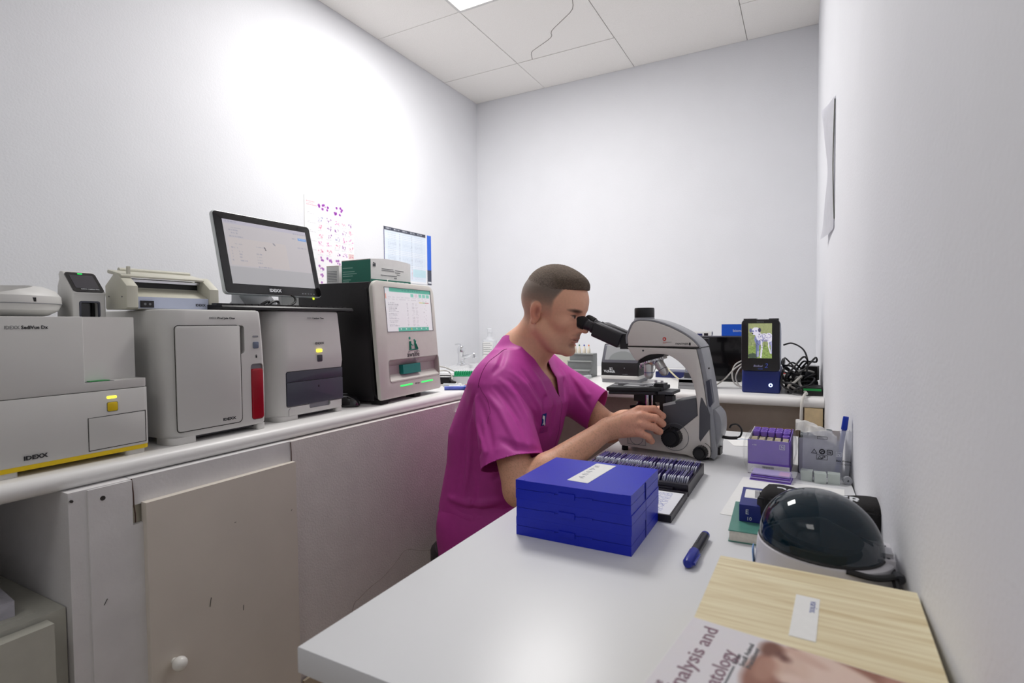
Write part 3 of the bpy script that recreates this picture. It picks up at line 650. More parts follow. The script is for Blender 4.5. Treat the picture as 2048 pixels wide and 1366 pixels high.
# paper on the right wall, curling off at its far corners
t = tag(bpy.data.objects.new('curled_paper', None), 'printed sheet seen edge-on on the right wall, its corners curling off', 'paper'); C.objects.link(t)
V = []; F = []; nu, nv = 14, 16
for j in range(nv):
    for i in range(nu):
        u, v = i/(nu-1), j/(nv-1); y = 1.885+.20*u; z = 1.432+.39*v+.030*u*(v-.2)
        off = .003+.020*(u**2)*(abs(v-.5)*2)**3+.006*u*math.sin(v*6)**2
        V.append((wx(y)-off, y, z))
F = [(j*nu+i, j*nu+i+1, (j+1)*nu+i+1, (j+1)*nu+i) for j in range(nv-1) for i in range(nu-1)]
bm = addto(new(), V, F); bmesh.ops.solidify(bm, geom=bm.faces[:], thickness=.0005); finish(bm, 'sheet', mat('lilac_print_paper', (242, 242, 247), .7, noise=.05), t)
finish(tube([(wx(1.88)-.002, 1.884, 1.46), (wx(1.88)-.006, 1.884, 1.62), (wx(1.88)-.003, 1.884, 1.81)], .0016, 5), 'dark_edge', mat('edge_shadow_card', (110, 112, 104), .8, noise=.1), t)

# ------------------------------------------------------------------ sink corner
CER = mat('white_ceramic', (236, 237, 238), .15, noise=.01, coat=.3)
t = thing('sink', 'white washbasin rim set in the worktop in the far left corner, under the chrome tap', 'sink', (-1.62, 2.62, CT))
o = finish(prism(rr(-.24, .26, -.32, .30, .07), 0, .022, 'z', .006, 3), 'basin', CER, t); cut(o, [prism(rr(-.16, .23, -.28, .26, .06), .004, .05, 'z')])
finish(lathe((.03, 0, .0035), (0, 0, 1), [(.02, 0), (.022, .002), (.006, .003)], 20), 'drain', CHROME, t)
t = thing('tap', 'chrome mixer tap with a long spout at the far left corner', 'tap', (-1.835, 2.75, CT+.0215), -14)
finish(lathe((0, 0, 0), (0, 0, 1), [(.028, 0), (.028, .006), (.022, .012), (.021, .06), (.024, .072), (.0235, .098), (.016, .112), (.004, .118)], 24), 'body', CHROME, t)
finish(tube([(.012, 0, .042), (.05, 0, .052), (.09, 0, .066), (.108, 0, .068), (.114, 0, .058)], lambda a: .013-.003*a, 12), 'spout', CHROME, t)
finish(lathe((.112, 0, .062), (.2, 0, -1), [(.0125, 0), (.0125, .016), (.01, .018)], 18), 'aerator', CHROME, t)
finish(tube([(0, 0, .115), (-.02, 0, .125), (-.05, 0, .122)], .007, 10, flat=.6), 'lever', CHROME, t)
t = thing('spray_bottle', 'faint translucent white bottle with a printed label in the far left corner', 'bottle', (-1.80, 3.03, CT+.0005))
BOT = mat('milky_bottle', (236, 238, 242), .25, noise=.02, alpha=.75)
finish(prism(rr(-.045, .045, -.03, .03, .02), .0, .165, 'z', .008, 3), 'body', BOT, t)
finish(lathe((0, 0, .163), (0, 0, 1), [(.03, 0), (.016, .02), (.015, .045), (.018, .047), (.018, .07), (.012, .075)], 20), 'neck', BOT, t)
finish(prism(rr(-.036, .038, .02, .15, .004), -.0312, -.0300, 'y'), 'label_panel', PAPER, t)
for k, z in enumerate((.14, .128, .112, .10, .088, .07)): finish(box(-.030, .02+.012*(k % 2), -.0318, -.0311, z, z+.0025), 'printed_line', GINK, t)
finish(box(-.0355, -.0335, -.0318, -.0311, .06, .145), 'printed_line', DARKG, t); 

t = thing('tip_rack', 'clear box of green pipette tips near the tap', 'rack', (-1.345, 2.065, CT+.0005), 27)
finish(box(-.062, .062, -.042, .042, 0, .034, .003), 'base', mat('frosted_clear', (226, 230, 232), .35, noise=.03), t)
finish(box(-.060, .060, -.040, .040, .0342, .038, .001), 'green_grid', mat('green_grid', (40, 165, 110), .4, noise=.05), t)
tm = None
for i in range(12):
    for j in range(6):
        if tm is None:
            q = finish(lathe((0, 0, 0), (0, 0, 1), [(.0028, 0), (.0034, .016), (.0022, .016)], 7), 'tip', mat('green_tip', (60, 190, 135), .35, noise=.05), t); tm = q.data
        else: q = link_mesh('tip', tm, None, t)
        q.location = (-.055+i*.010, -.032+j*.0128, .038)
tq = thing('sample_tube', 'blue-labelled tube with a blue cap lying on the worktop beside the silver-fronted analyser', 'tube', (-1.255, 1.835, CT+.0085), 30)
finish(cone((-.045, 0, 0), (.035, 0, 0), .0078, n=18), 'barrel', mat('blue_label_tube', (92, 112, 205), .3, noise=.25, nscale=60), tq)
finish(lathe((.034, 0, 0), (1, 0, 0), [(.0088, 0), (.0088, .016), (.006, .018)], 18), 'cap', mat('blue_cap', (20, 70, 160), .3), tq)
GRP = 'clear sample tubes by the green tip rack'
for k, (x, y, rz, cm, lab) in enumerate([(-1.235, 1.875, 35, (30, 80, 190), 'clear sample tube with a bright blue cap lying nearest the green tip rack'), (-1.25, 1.905, 33, (200, 30, 45), 'clear sample tube with a red cap lying behind the blue-capped one'), (-1.228, 1.945, 60, (205, 30, 50), 'clear sample tube whose red cap pokes out beside the man\'s shoulder'), (-1.30, 1.93, 20, (225, 225, 225), 'clear sample tube with a white cap lying closest to the black plugs')]):
    q = thing('sample_tube', lab, 'tube', (x, y, CT+.0082), rz, GRP)
    finish(cone((-.07, 0, 0), (-.002, 0, 0), .0068, n=16), 'barrel', mat('pale_tube', (224, 230, 232), .15, noise=.05, alpha=.8), q)
    finish(lathe((-.004, 0, 0), (1, 0, 0), [(.0078, 0), (.0078, .013), (.005, .015)], 16), 'cap', mat('cap_%d' % k, cm, .3, noise=.03), q)
q = thing('power_plug_block', 'black plugs and adapter half hidden behind the silver-fronted analyser', 'adapter', (-1.42, 1.985, CT+.0003), 20)
finish(box(-.03, .03, -.02, .02, 0, .032, .003), 'block', BLACK, q); finish(cone((.03, .0, .012), (.055, .006, .008), .009, .006), 'plug', BLACK, q); finish(box(-.045, .045, .03, .05, 0, .02, .004), 'socket_strip', WHITE, q)
for k, pts in enumerate([[(-1.50, 1.98, .96), (-1.45, 2.02, .965), (-1.39, 2.07, .93), (-1.36, 2.15, CT+.004)], [(-1.5, 2.0, .94), (-1.44, 2.04, .945), (-1.40, 2.03, .91), (-1.36, 1.99, CT+.004), (-1.42, 1.92, CT+.004)], [(-1.5, 1.99, .925), (-1.42, 2.06, .92), (-1.38, 2.02, CT+.006), (-1.33, 1.97, CT+.004)]]):
    tag(finish(tube(pts, .0028, 8), 'cable', CABLE_W if k < 2 else CABLE_B), ['white cable arching highest beside the silver-fronted analyser', 'white cable looping lower beside the silver-fronted analyser', 'black cable beside the black plugs'][k], 'cable')

# ------------------------------------------------------------------ things on the back worktop
t = thing('white_module', 'off-white box-shaped device with a red mark, seen just behind the man\'s chin', 'device', (-1.14, 2.70, CT))
finish(box(-.10, .062, 0, .14, 0, .098, .008, 3), 'housing', BEIGE, t); finish(box(-.055, -.01, -.0012, .002, .045, .065, .001), 'label_panel', PAPER, t); finish(box(.036, .040, -.0012, .002, .052, .07), 'red_mark', mat('red_plastic', (160, 12, 32), .3), t)
t = thing('stepped_rack', 'grey three-step rack holding dropper bottles behind the man\'s face', 'rack', (-.985, 2.545, CT), 0)
RK = mat('grey_rack', (128, 132, 132), .5, noise=.05)
finish(prism([(-.055, 0), (.06, 0), (.06, .115), (.0, .115), (.0, .079), (-.028, .079), (-.028, .040), (-.055, .036)], -.062, .062, 'x', .002), 'body', RK, t)
for y, z in ((-.056, .034), (-.029, .077), (-.001, .112)): finish(box(-.063, .063, y-.003, y+.001, z, z+.005, .001), 'ledge', mat('light_rack_edge', (170, 174, 172), .4, noise=.04), t)
for k, (x, col, nm) in enumerate([(-.042, (190, 60, 60), 'red'), (-.020, (40, 120, 80), 'green'), (.006, (60, 70, 170), 'blue'), (.030, (225, 120, 60), 'orange')]):
    q = thing('dropper_bottle', 'small clear dropper bottle with a %s tip on the top step of the grey rack' % nm, 'bottle', (-.985+x, 2.572, CT+.1155), 0, 'dropper bottles on the stepped rack')
    finish(lathe((0, 0, 0), (0, 0, 1), [(.0085, 0), (.0085, .02), (.005, .027), (.004, .036)], 14), 'bottle', mat('cream_bottle', (236, 228, 210), .3, noise=.04), q); finish(lathe((0, 0, .035), (0, 0, 1), [(.0036, 0), (.0036, .006), (.002, .009)], 12), 'cap', mat('tip_'+nm, col, .4, noise=.03), q)
q = thing('marker_tube', 'clear pen-like tube with a pale blue end lying in front of the grey stepped rack', 'tube', (-.925, 2.40, CT+.0115), 85)
finish(cone((-.07, 0, 0), (.07, 0, 0), .0085, n=18), 'barrel', mat('pale_tube', (224, 230, 232), .15), q); finish(lathe((-.07, 0, 0), (-1, 0, 0), [(.0112, -.016), (.0112, .004), (.009, .006)], 20), 'cap', mat('sky_cap', (80, 150, 215), .3, noise=.04), q); finish(box(.06, .085, -.003, .003, .006, .009, .001), 'clip', DARKG, q)
q.rotation_euler = (0, 0, R(78))

t = thing('immunoassay_reader', 'black reader with a tilted grey screen and white base, left of the microscope nosepiece', 'device', (-.815, 2.35, CT), 0)
SILV = mat('reader_silver', (150, 152, 156), .35, metal=.3, noise=.04)
finish(prism(rr(.002, .170, .0, .17, .012), .0, .016, 'z', .002), 'base_foot', GREYP, t)
finish(prism(rr(-.002, .174, -.004, .18, .014), .016, .032, 'z', .003), 'base', WHITE, t)
finish(prism([(.0, .030), (.17, .030), (.17, .12), (.06, .172), (.048, .170), (.0, .085)], 0, .172, 'x', .006, 3), 'housing', BLACK, t)
sc_ang = math.degrees(math.atan2(.085, .048))
q = finish(prism(rr(.004, .168, .004, .094, .008), -.003, .002, 'y', .001), 'upper_bezel', mat('bezel_grey', (96, 96, 104), .3, metal=.3, noise=.03), t); q.location = (0, .001, .0845); q.rotation_euler = (R(-(90-sc_ang)), 0, 0)
im = Img(60, 40, (138, 140, 142)); im.ell(.55, 1.0, .42, .62, (112, 116, 116), .8)
q = im.mesh('screen', .140, .070, mat('grey_screen', (255, 255, 255), .2, attr=True, emit=.12), t, (.016, -.0035, .018)); q.location = (0, .001, .0845); q.rotation_euler = (R(-(90-sc_ang)), 0, 0)
q = text('Gemomi', .009, WINK, t, (.062, -.006, .092), (sc_ang, 0, 0), bold=.0002); q.location = (.060, .0016, .0905)
text('Vcheck', .0165, WINK, t, (.014, -.0008, .045), bold=.0003, sx=1.05); thin(rr(.041, .053, .056, .067, .001), .0016, -.0008, 'logo_square', WINK, t); finish(box(.043, .048, -.0016, -.0004, .058, .063), 'logo_square', WINK, t)
finish(cone((.108, -.0012, .066), (.108, .002, .066), .0022, n=12), 'indicator', GREYP, t); thin([(.1, .039), (.123, .039)], .0008, -.0006, 'slot', GREYP, t, False)

t = thing('blue_pad', 'flat dark blue device lying behind the microscope objectives', 'device', (-.645, 2.66, CT), -4)
finish(box(0, .15, 0, .16, 0, .028, .006, 3), 'housing', mat('navy_plastic', (38, 46, 100), .4, noise=.05), t); finish(box(.02, .13, .02, .14, .0275, .0295, .002), 'top_plate', mat('slate_blue', (88, 92, 118), .4, noise=.05), t)
t = thing('ridged_printer', 'small grey ridged box seen through the arch of the microscope arm', 'printer', (-.452, 2.235, CT), 0)
RIB = mat('mid_grey_box', (150, 152, 154), .45, noise=.04)
for k in range(3): finish(box(0, .11, .004*k, .12, .001+.0125*k, .0125+.0125*k, .0016), 'ridge', RIB, t)
finish(box(.002, .108, .008, .118, .0, .037), 'core', DARKG, t); finish(box(.01, .10, .07, .11, .036, .06, .003), 'paper_slot', DARKG, t)
tag(finish(tube([(-.60, 2.70, .935), (-.56, 2.6, .925), (-.50, 2.5, .90), (-.46, 2.45, CT+.008), (-.44, 2.42, CT+.008)], .0036, 8), 'cable', mat('cream_cable', (214, 206, 168), .5, noise=.04)), 'cream cable running from the dark blue device toward the microscope arch', 'cable')
tag(finish(tube([(-.70, 2.85, CT+.003), (-.66, 2.86, 1.0), (-.60, 2.84, 1.035), (-.53, 2.75, 1.01), (-.50, 2.66, .96), (-.50, 2.6, CT+.004)], .0025, 8), 'cable', mat('grey_cable', (120, 122, 124), .5, noise=.04)), 'thin grey cable arching above the dark blue device', 'cable')

t = thing('black_display', 'wide black display panel between the microscope and the dog-picture analyser', 'monitor', (-.465, 2.60, CT), 0)
finish(box(0, .29, 0, .03, .008, .198, .003), 'panel', GLOSS, t); finish(box(0, .29, .001, .031, .198, .2035, .001), 'top_edge', mat('edge_silver', (120, 122, 130), .3, metal=.5, noise=.04), t)
finish(box(.08, .21, -.02, .10, 0, .006, .002), 'stand_base', BLACK, t); finish(box(.12, .17, .03, .05, .003, .12, .002), 'stand_neck', BLACK, t)
t = thing('blue_carton', 'bright blue carton with a white top lying on the black display', 'box', (-.335, 2.598, CT+.2038), 0)
finish(box(0, .13, -.0, .05, 0, .052, .001), 'carton_body', mat('bright_blue_card', (14, 84, 200), .45, noise=.03), t); finish(box(0, .13, 0, .05, .0515, .0535, .0005), 'lid', PAPER, t)
text('bionote', .016, WINK, t, (.047, -.0004, .018), sx=1.1)
t = thing('white_tube_pack', 'small white pack with dark ends on the left of the black display top', 'box', (-.463, 2.602, CT+.2038), 0)
finish(box(0, .085, 0, .03, 0, .02, .004, 3), 'wrap', PAPER, t); finish(box(.052, .070, -.0006, .03, .001, .012), 'dark_end', BLACK, t); finish(box(.02, .045, -.0006, .01, .001, .010), 'blue_mark', mat('navy_plastic', (38, 46, 100), .4), t); finish(cone((.084, .015, .012), (.088, .015, .012), .007, n=12), 'end_cap', GREYP, t)
t = thing('barcode_scanner', 'dark grey scanner head and cradle between the microscope arm and the black display', 'scanner', (-.357, 2.30, CT), 0)
finish(prism(rr(-.025, .03, -.03, .03, .008), 0, .05, 'z', .003), 'cradle', DARKG, t); finish(tube([(0, 0, .045), (.0, .0, .075), (-.008, 0, .10)], lambda a: .016-.004*a, 12), 'handle', BLACK, t); finish(box(-.035, .012, -.02, .02, .165, .20, .004), 'head', BLACK, t); finish(tube([(-.008, 0, .1), (-.012, 0, .14), (-.01, 0, .17)], .008, 10), 'neck', BLACK, t)

# --- analyser showing the dog picture
NAVY = mat('analyser_navy', (22, 38, 108), .38, noise=.04)
t = thing('hormone_analyser', 'upright navy analyser whose screen shows a spotted dog on grass', 'analyser', (-.214, 2.22, CT), 0)
finish(prism(rr(.0, .130, .0, .25, .010), 0, .086, 'z', .006, 3), 'base', NAVY, t)
o = finish(prism([(-.004, .092), (.0, .084), (.24, .084), (.24, .22), (.20, .262), (.02, .275), (.006, .268)], .003, .125, 'x', .008, 3), 'housing', mat('steel_blue_side', (86, 104, 138), .35, noise=.04), t)
o = finish(prism(rr(-.001, .129, .083, .275, (.012, .012, .016, .016), 6), -.010, .012, 'y', .004), 'front_panel', BLACK, t)
for x0, x1 in ((.006, .05), (.092, .124)): finish(box(x0, x1, -.004, .05, .266, .278, .004), 'top_pad', BLACK, t)
im = Img(72, 108, (140, 152, 104)); rg = np.random.default_rng(5)
nz = rg.normal(0, 1, (27, 18)); nz = np.kron(nz, np.ones((4, 4)))
im.a += nz[:, :, None]*np.where(im.Y > 50, 12, 5)[:, :, None]*np.array([1, 1, .7])
im.a[:30] = im.a[:30]*.6+np.array([176, 178, 132])*.4; im.a[70:] *= np.array([.95, 1.02, .85])
im.ell(.2, .93, .22, .08, (60, 72, 70), .8)
W_ = (222, 220, 236); Sd = (128, 134, 178)
im.line([(.80, .38), (.90, .45), (.95, .6)], .05, Sd); im.line([(.84, .5), (.86, .68), (.93, .84)], .025, W_); im.line([(.95, .5), (.97, .7), (.98, .84)], .03, (170, 170, 206)); im.ell(.86, .40, .16, .13, W_)
im.ell(.66, .40, .26, .115, W_); im.ell(.45, .45, .19, .16, Sd); im.line([(.42, .5), (.41, .7), (.40, .93)], .045, Sd); im.line([(.36, .5), (.36, .72), (.37, .9)], .035, (100, 110, 150)); im.line([(.55, .45), (.57, .7), (.53, .96)], .035, W_); im.line([(.41, .8), (.41, .93)], .02, W_)
im.line([(.40, .3), (.48, .42)], .12, W_); im.ell(.32, .2, .165, .088, W_); im.ell(.25, .27, .085, .055, W_); im.ell(.18, .285, .032, .02, (40, 40, 56)); im.ell(.47, .19, .06, .065, (70, 66, 92)); im.ell(.10, .2, .05, .06, (100, 104, 150)); im.ell(.2, .22, .05, .018, (96, 104, 160)); im.ell(.33, .215, .04, .015, (96, 104, 160))
for k in range(60):
    x, y = rg.uniform(.44, .96), rg.uniform(.30, .50); im.ell(x, y, rg.uniform(.008, .02), rg.uniform(.006, .012), (80, 76, 110), .8)
for k in range(18): x, y = rg.uniform(.3, .6), rg.uniform(.36, .7); im.ell(x, y, .014, .010, (60, 62, 96), .7)
im.ell(.72, .49, .1, .03, (96, 90, 124), .6)
im.mesh('dog_picture_screen', .080, .129, mat('picture_screen', (255, 255, 255), .25, attr=True, emit=.45), t, (.023, -.0106, .131))
text('bionote', .0075, GINK, t, (.052, -.0103, .2635)); text('Biolinal', .0105, mat('lilac_print', (150, 150, 185), .5, noise=.03), t, (.041, -.0103, .099), bold=.0002, shear=.2); text('2', .024, mat('blue_print', (74, 92, 190), .5, noise=.03), t, (.078, -.0103, .096), shear=.2); text('V200', .008, MATS['blue_print'], t, (.056, -.0103, .089))
finish(lathe((.099, .0, .031), (0, -1, 0), [(.0068, 0), (.0068, .0012)], 20), 'power_lamp', mat('white_blue_lamp', (200, 228, 255), .4, emit=2.5), t)
finish(lathe((.099, -.0012, .031), (0, -1, 0), [(.0035, 0), (.0035, .0003)], 16), 'lamp_mark', mat('blue_print', (74, 92, 190)), t)
for k, pts in enumerate([[(-.33, 2.36, CT+.004), (-.29, 2.33, .925), (-.25, 2.33, .97), (-.215, 2.34, .995), (-.20, 2.48, .99)], [(-.215, 2.38, 1.005), (-.25, 2.36, .985), (-.262, 2.35, .95), (-.25, 2.33, .91), (-.21, 2.33, CT+.005)], [(-.20, 2.36, .99), (-.237, 2.345, .965), (-.247, 2.335, .93), (-.23, 2.33, CT+.006)]]):
    if k == 0: pts[-1] = (-.216, 2.4, .99)
    if k == 2: pts[0] = (-.2165, 2.36, .985)
    tag(finish(tube(pts, .003, 8), 'cable', CABLE_W), ['white cable running left from the navy analyser across the worktop', 'outer white cable looping down the left side of the navy analyser', 'inner white cable looping down the left side of the navy analyser'][k], 'cable')
# tangle of cables and adapters in the right corner
ad = thing('power_adapter', 'black power adapter block lying among the tangled cables in the right corner', 'adapter', (.0, 2.42, CT+.0005), 15)
finish(box(-.035, .035, -.03, .05, .0, .034, .004), 'block', BLACK, ad); finish(box(-.01, .01, -.0305, -.029, .012, .02), 'label_panel', GREYP, ad)
ad2 = thing('power_adapter', 'upper black adapter standing among the tangled cables in the right corner', 'adapter', (.012, 2.44, CT+.035), -8)
finish(box(-.025, .03, -.025, .03, .0, .055, .004), 'block', BLACK, ad2); finish(box(-.012, .016, -.0262, -.0245, .014, .04, .001), 'fins', DARKG, ad2)
ps = thing('power_strip', 'white multi-socket strip with a red switch behind the tangled cables', 'power strip', (-.02, 2.62, CT+.0005), 10)
finish(box(-.10, .05, -.025, .025, 0, .042, .004), 'body', WHITE, ps); finish(box(-.082, -.06, -.02, .02, .0415, .047, .001), 'switch', mat('red_switch', (220, 50, 40), .3, noise=.05), ps)
nb = thing('network_box', 'flat black box with green connectors against the right wall', 'device', (.022, 2.26, CT), 0)
finish(box(-.035, .028, -.05, .05, 0, .03, .002), 'housing', BLACK, nb); finish(box(-.030, .026, -.052, -.048, .018, .026), 'green_connector', mat('green_plastic', (30, 150, 70), .4), nb)
rgn = random.Random(11)
for k in range(15):
    cx, cy = rgn.uniform(-.055, .012), rgn.uniform(2.26, 2.5); a0 = rgn.uniform(0, 6.28); r_ = rgn.uniform(.025, .06); top = rgn.uniform(.93, 1.045 if k < 6 else .97)
    pts = []
    for i in range(8):
        a = a0+i*.85; s = math.sin(PI*i/7)
        pts.append((min(max(cx+r_*math.cos(a)*(.6+.5*s), -.078), .048), cy+r_*1.6*math.sin(a), CT+.005+(top-CT)*s*(1 if i % 2 else .85)))
    wh = k in (4, 9, 12)
    tag(finish(tube(pts, .0034 if not wh else .0042, 7, 5), 'tangled_cable', CABLE_W if wh else CABLE_B), ('grey-white' if wh else 'black')+' cable tangled in the heap between the navy analyser and the right wall', 'cable', 'white tangled cables in the right corner' if wh else 'black tangled cables in the right corner')
tag(finish(tube([(-.082, 2.47, 1.06), (-.05, 2.46, 1.068), (-.01, 2.42, 1.045), (.005, 2.38, 1.0), (.0, 2.34, .95)], .0032, 8), 'cable', CABLE_B), 'black cable making the highest arch right of the navy analyser', 'cable')
tag(finish(tube([(-.075, 2.24, .975), (-.08, 2.225, .93), (-.05, 2.215, .905), (.0, 2.205, CT+.006), (.04, 2.23, CT+.006), (.03, 2.30, CT+.008)], .0036, 8), 'cable', CABLE_B), 'black cable sweeping along the front edge right of the navy analyser', 'cable')
tag(finish(tube([(-.02, 2.32, .95), (-.022, 2.28, .93), (-.012, 2.24, .912), (.002, 2.19, .900), (-.004, 2.155, .9), (-.012, 2.118, .875), (-.0145, 2.112, .80), (-.0155, 2.112, .70), (-.012, 2.114, .5)], .0048, 10), 'cable', CABLE_W), 'thick white cable hanging down over the front edge of the back worktop', 'cable')
# ------------------------------------------------------------------ desk
DT = .78
DESK = mat('white_desk_laminate', (228, 229, 231), .33, noise=.02, nscale=5)
t = thing('desk', 'white desk along the right wall carrying the microscope and blue slide boxes', 'desk', (-.2, 1.2, 0))
y0, y1 = .434, 2.005
rel(finish(prism([(-.527, y0), (wx(y0)-.003, y0), (wx(1.5)-.004, 1.5), (wx(y1)-.003, y1), (-.527, y1)], DT-.032, DT, 'z', .0015), 'tabletop', DESK), t)
LEGM = mat('leg_metal', (170, 172, 175), .35, metal=.6, noise=.05)
for x, y in ((-.30, .52), (.05, .52), (-.30, 1.95), (.05, 1.95)): rel(finish(box(x-.02, x+.02, y-.02, y+.02, 0, DT-.032, .003), 'leg', LEGM), t)
rel(finish(box(-.28, .03, 1.94, 1.96, .66, DT-.032, .002), 'rail', LEGM), t); rel(finish(box(.045, .055, .54, 1.93, .66, DT-.032, .002), 'rail', LEGM), t)
# --- three blue slide boxes
BLUE = mat('blue_box_plastic', (8, 34, 188), .4, noise=.03, bump=.15, bscale=500)
for k in range(3):
    z = DT+.0001+k*.0331
    t = thing('slide_box', ['blue plastic slide box at the bottom of the stack of three', 'blue plastic slide box in the middle of the stack of three', 'blue plastic slide box with a strip of white tape, topmost of the stack of three'][k], 'box', (-.457, .855, z), 0, 'blue slide boxes stacked on the desk')
    ox = (0, .0008, -.0004)[k]
    finish(box(ox, .2105+ox, 0, .181, .0, .0168, .0016), 'tray', BLUE, t)
    finish(box(ox, .2105+ox, 0, .181, .0176, .033, .0016), 'lid', BLUE, t)
    finish(box(.001+ox, .2095+ox, .001, .18, .016, .0185), 'rim', mat('blue_box_dark', (6, 22, 130), .5, noise=.03), t)
    finish(box(.083, .113, -.0022, .002, .0115, .0215, .001), 'clasp', BLUE, t)
    for x in (.056, .125): finish(box(x, x+.02, -.0014, .002, .0155, .0185, .0006), 'catch', BLUE, t)
    finish(box(.209, .2116, .088, .0895, .001, .032), 'side_seam', MATS['blue_box_dark'], t)
    if k == 2:
        q = finish(box(-.020, .020, -.066, .066, 0, .0004), 'tape', PAPER, t); q.location = (.108, .102, .0331); q.rotation_euler = (0, 0, R(-4))
        for j in range(5):
            q = finish(tube([(.100+.006*math.sin(i*1.9+j), .058+j*.02+i*.0028, .0337) for i in range(6)], .0004, 4, 2), 'pencil_scribble', mat('pencil', (212, 212, 222), .8), t)
        for a, b in ((.001, .016), (.195, .2095)): finish(box(a, b, .0, .006, .033, .0336, .0003), 'corner_ridge', BLUE, t)
# --- open black slide case with glass slides
BLK = mat('slide_case_black', (30, 26, 34), .4, noise=.06)
t = thing('slide_case', 'open black slide case lying behind the blue boxes, its lid lined with a handwritten list', 'case', (-.484, 1.205, DT+.0001), 0)
o = finish(box(0, .262, .0, .205, 0, .026, .002), 'tray', BLK, t); cut(o, [box(.005, .257, .012, .100, .004, .05), box(.005, .257, .107, .200, .004, .05)])
for x0, x1 in ((.035, .08), (.185, .23)): finish(box(x0, x1, -.006, .004, .002, .018, .002), 'hinge', BLK, t)
o = finish(box(.003, .262, -.171, -.008, 0, .014, .002), 'lid', BLK, t); cut(o, [box(.007, .258, -.166, -.012, .010, .05)])
im = Img(170, 110, (234, 235, 240)); rg = np.random.default_rng(8)
for r_ in range(6):
    for c_ in range(4):
        x = .05+c_*.24; y = .07+r_*.155
        for i in range(3):
            p = [(x+.012*j+rg.uniform(0, .01), y+i*.045+rg.uniform(-.018, .018)) for j in range(12)]; im.line(p, .0032, (70, 84, 170), .75)
for c_ in range(9): im.line([(.02, .1*c_+.06), (.98, .1*c_+.06)], .0012, (190, 195, 210), .6)
q = im.mesh('handwritten_list', .25, .152, PRINT, t, fn=lambda u, v: (.0075+u*.25, -.1655+v*.152, .0105))
sm = []
SLV = [mat('slide_violet_%d' % k, c, .12, noise=.3, nscale=90, coat=.4) for k, c in enumerate([(104, 94, 160), (128, 120, 190), (156, 150, 208), (84, 72, 134), (186, 184, 222)])]
FROST = mat('frosted_slide_end', (226, 228, 240), .5, noise=.08, nscale=120)
for k in range(5):
    q = finish(box(-.0005, .0005, .018, .076, 0, .0255), 'glass_slide', SLV[k]); q.data.materials.append(FROST)
    bm = new(); bm.from_mesh(q.data); merge(bm, box(-.0006, .0006, 0, .0185, 0, .0258)); me = bpy.data.meshes.new('glass_slide'); bm.to_mesh(me); bm.free(); me.materials.append(SLV[k]); me.materials.append(FROST)
    for p in me.polygons: p.material_index = 1 if p.center.y < .0186 and max(me.vertices[i].co.y for i in p.vertices) < .0187 else 0
    bpy.data.objects.remove(q); sm.append(me)
for row in range(2):
    for i in range(50):
        if (row, i) in ((0, 13), (1, 30), (0, 37)): continue
        q = bpy.data.objects.new('glass_slide', sm[rgn.choice([0, 0, 1, 1, 2, 3, 4] if i < 30 else [0, 1, 2, 2, 4])]); C.objects.link(q)
        q.location = (-.484+.009+i*.00498, 1.205+(.018, .112)[row], DT+.0105); q.rotation_euler = (0, R(rgn.uniform(6, 14)), R(rgn.uniform(-1, 1)))
        tag(q, ['stained glass slide standing in the near row of the open black slide case', 'stained glass slide standing in the far row of the open black slide case'][row], 'slide', ['glass slides in the near row of the case', 'glass slides in the far row of the case'][row])
# --- marker pen
t = thing('marker_pen', 'black permanent marker with a blue cap lying on the desk right of the blue boxes', 'pen', (-.152, .985, DT+.0082), -92.5)
finish(lathe((0, 0, 0), (1, 0, 0), [(.0055, 0), (.0075, .003), (.0075, .012)], 18), 'end_plug', mat('pen_blue', (24, 40, 150), .35, noise=.04), t)
finish(lathe((.010, 0, 0), (1, 0, 0), [(.0078, 0), (.0078, .080), (.0068, .084)], 18), 'barrel', mat('pen_black', (34, 34, 44), .35, noise=.1), t)
finish(lathe((.085, 0, 0), (1, 0, 0), [(.0082, 0), (.0088, .003), (.0082, .045), (.0060, .050)], 18), 'cap', MATS['pen_blue'], t)
finish(box(.092, .130, .007, .0105, -.002, .002, .001), 'clip', MATS['pen_blue'], t)
text('permanent', .0075, GINK, t, (.028, -.004, .0072), (35, 0, 0), sx=1.1)
# --- white sheets on the desk
def sheet(label, x, y, w_, h_, rz, z=DT+.0004, im=None):
    q = tag(finish(box(-w_/2, w_/2, -h_/2, h_/2, 0, .0003), 'paper_sheet', PAPER), label, 'paper'); q.location = (x, y, z); q.rotation_euler = (0, 0, R(rz)); return q
sheet('white paper sheet on the desk under the teal book and pencil case', -.035, 1.27, .21, .297, -3)
s2 = sheet('white paper sheet with blue pen lines behind the microscope base', -.14, 1.86, .16, .14, 20)
finish(tube([(-.05, .02, .0008), (-.03, .03, .0008), (0, .01, .0008), (.02, .0, .0008)], .0008, 4), 'pen_line', mat('pen_line_blue', (90, 140, 205), .6, noise=.05), s2)
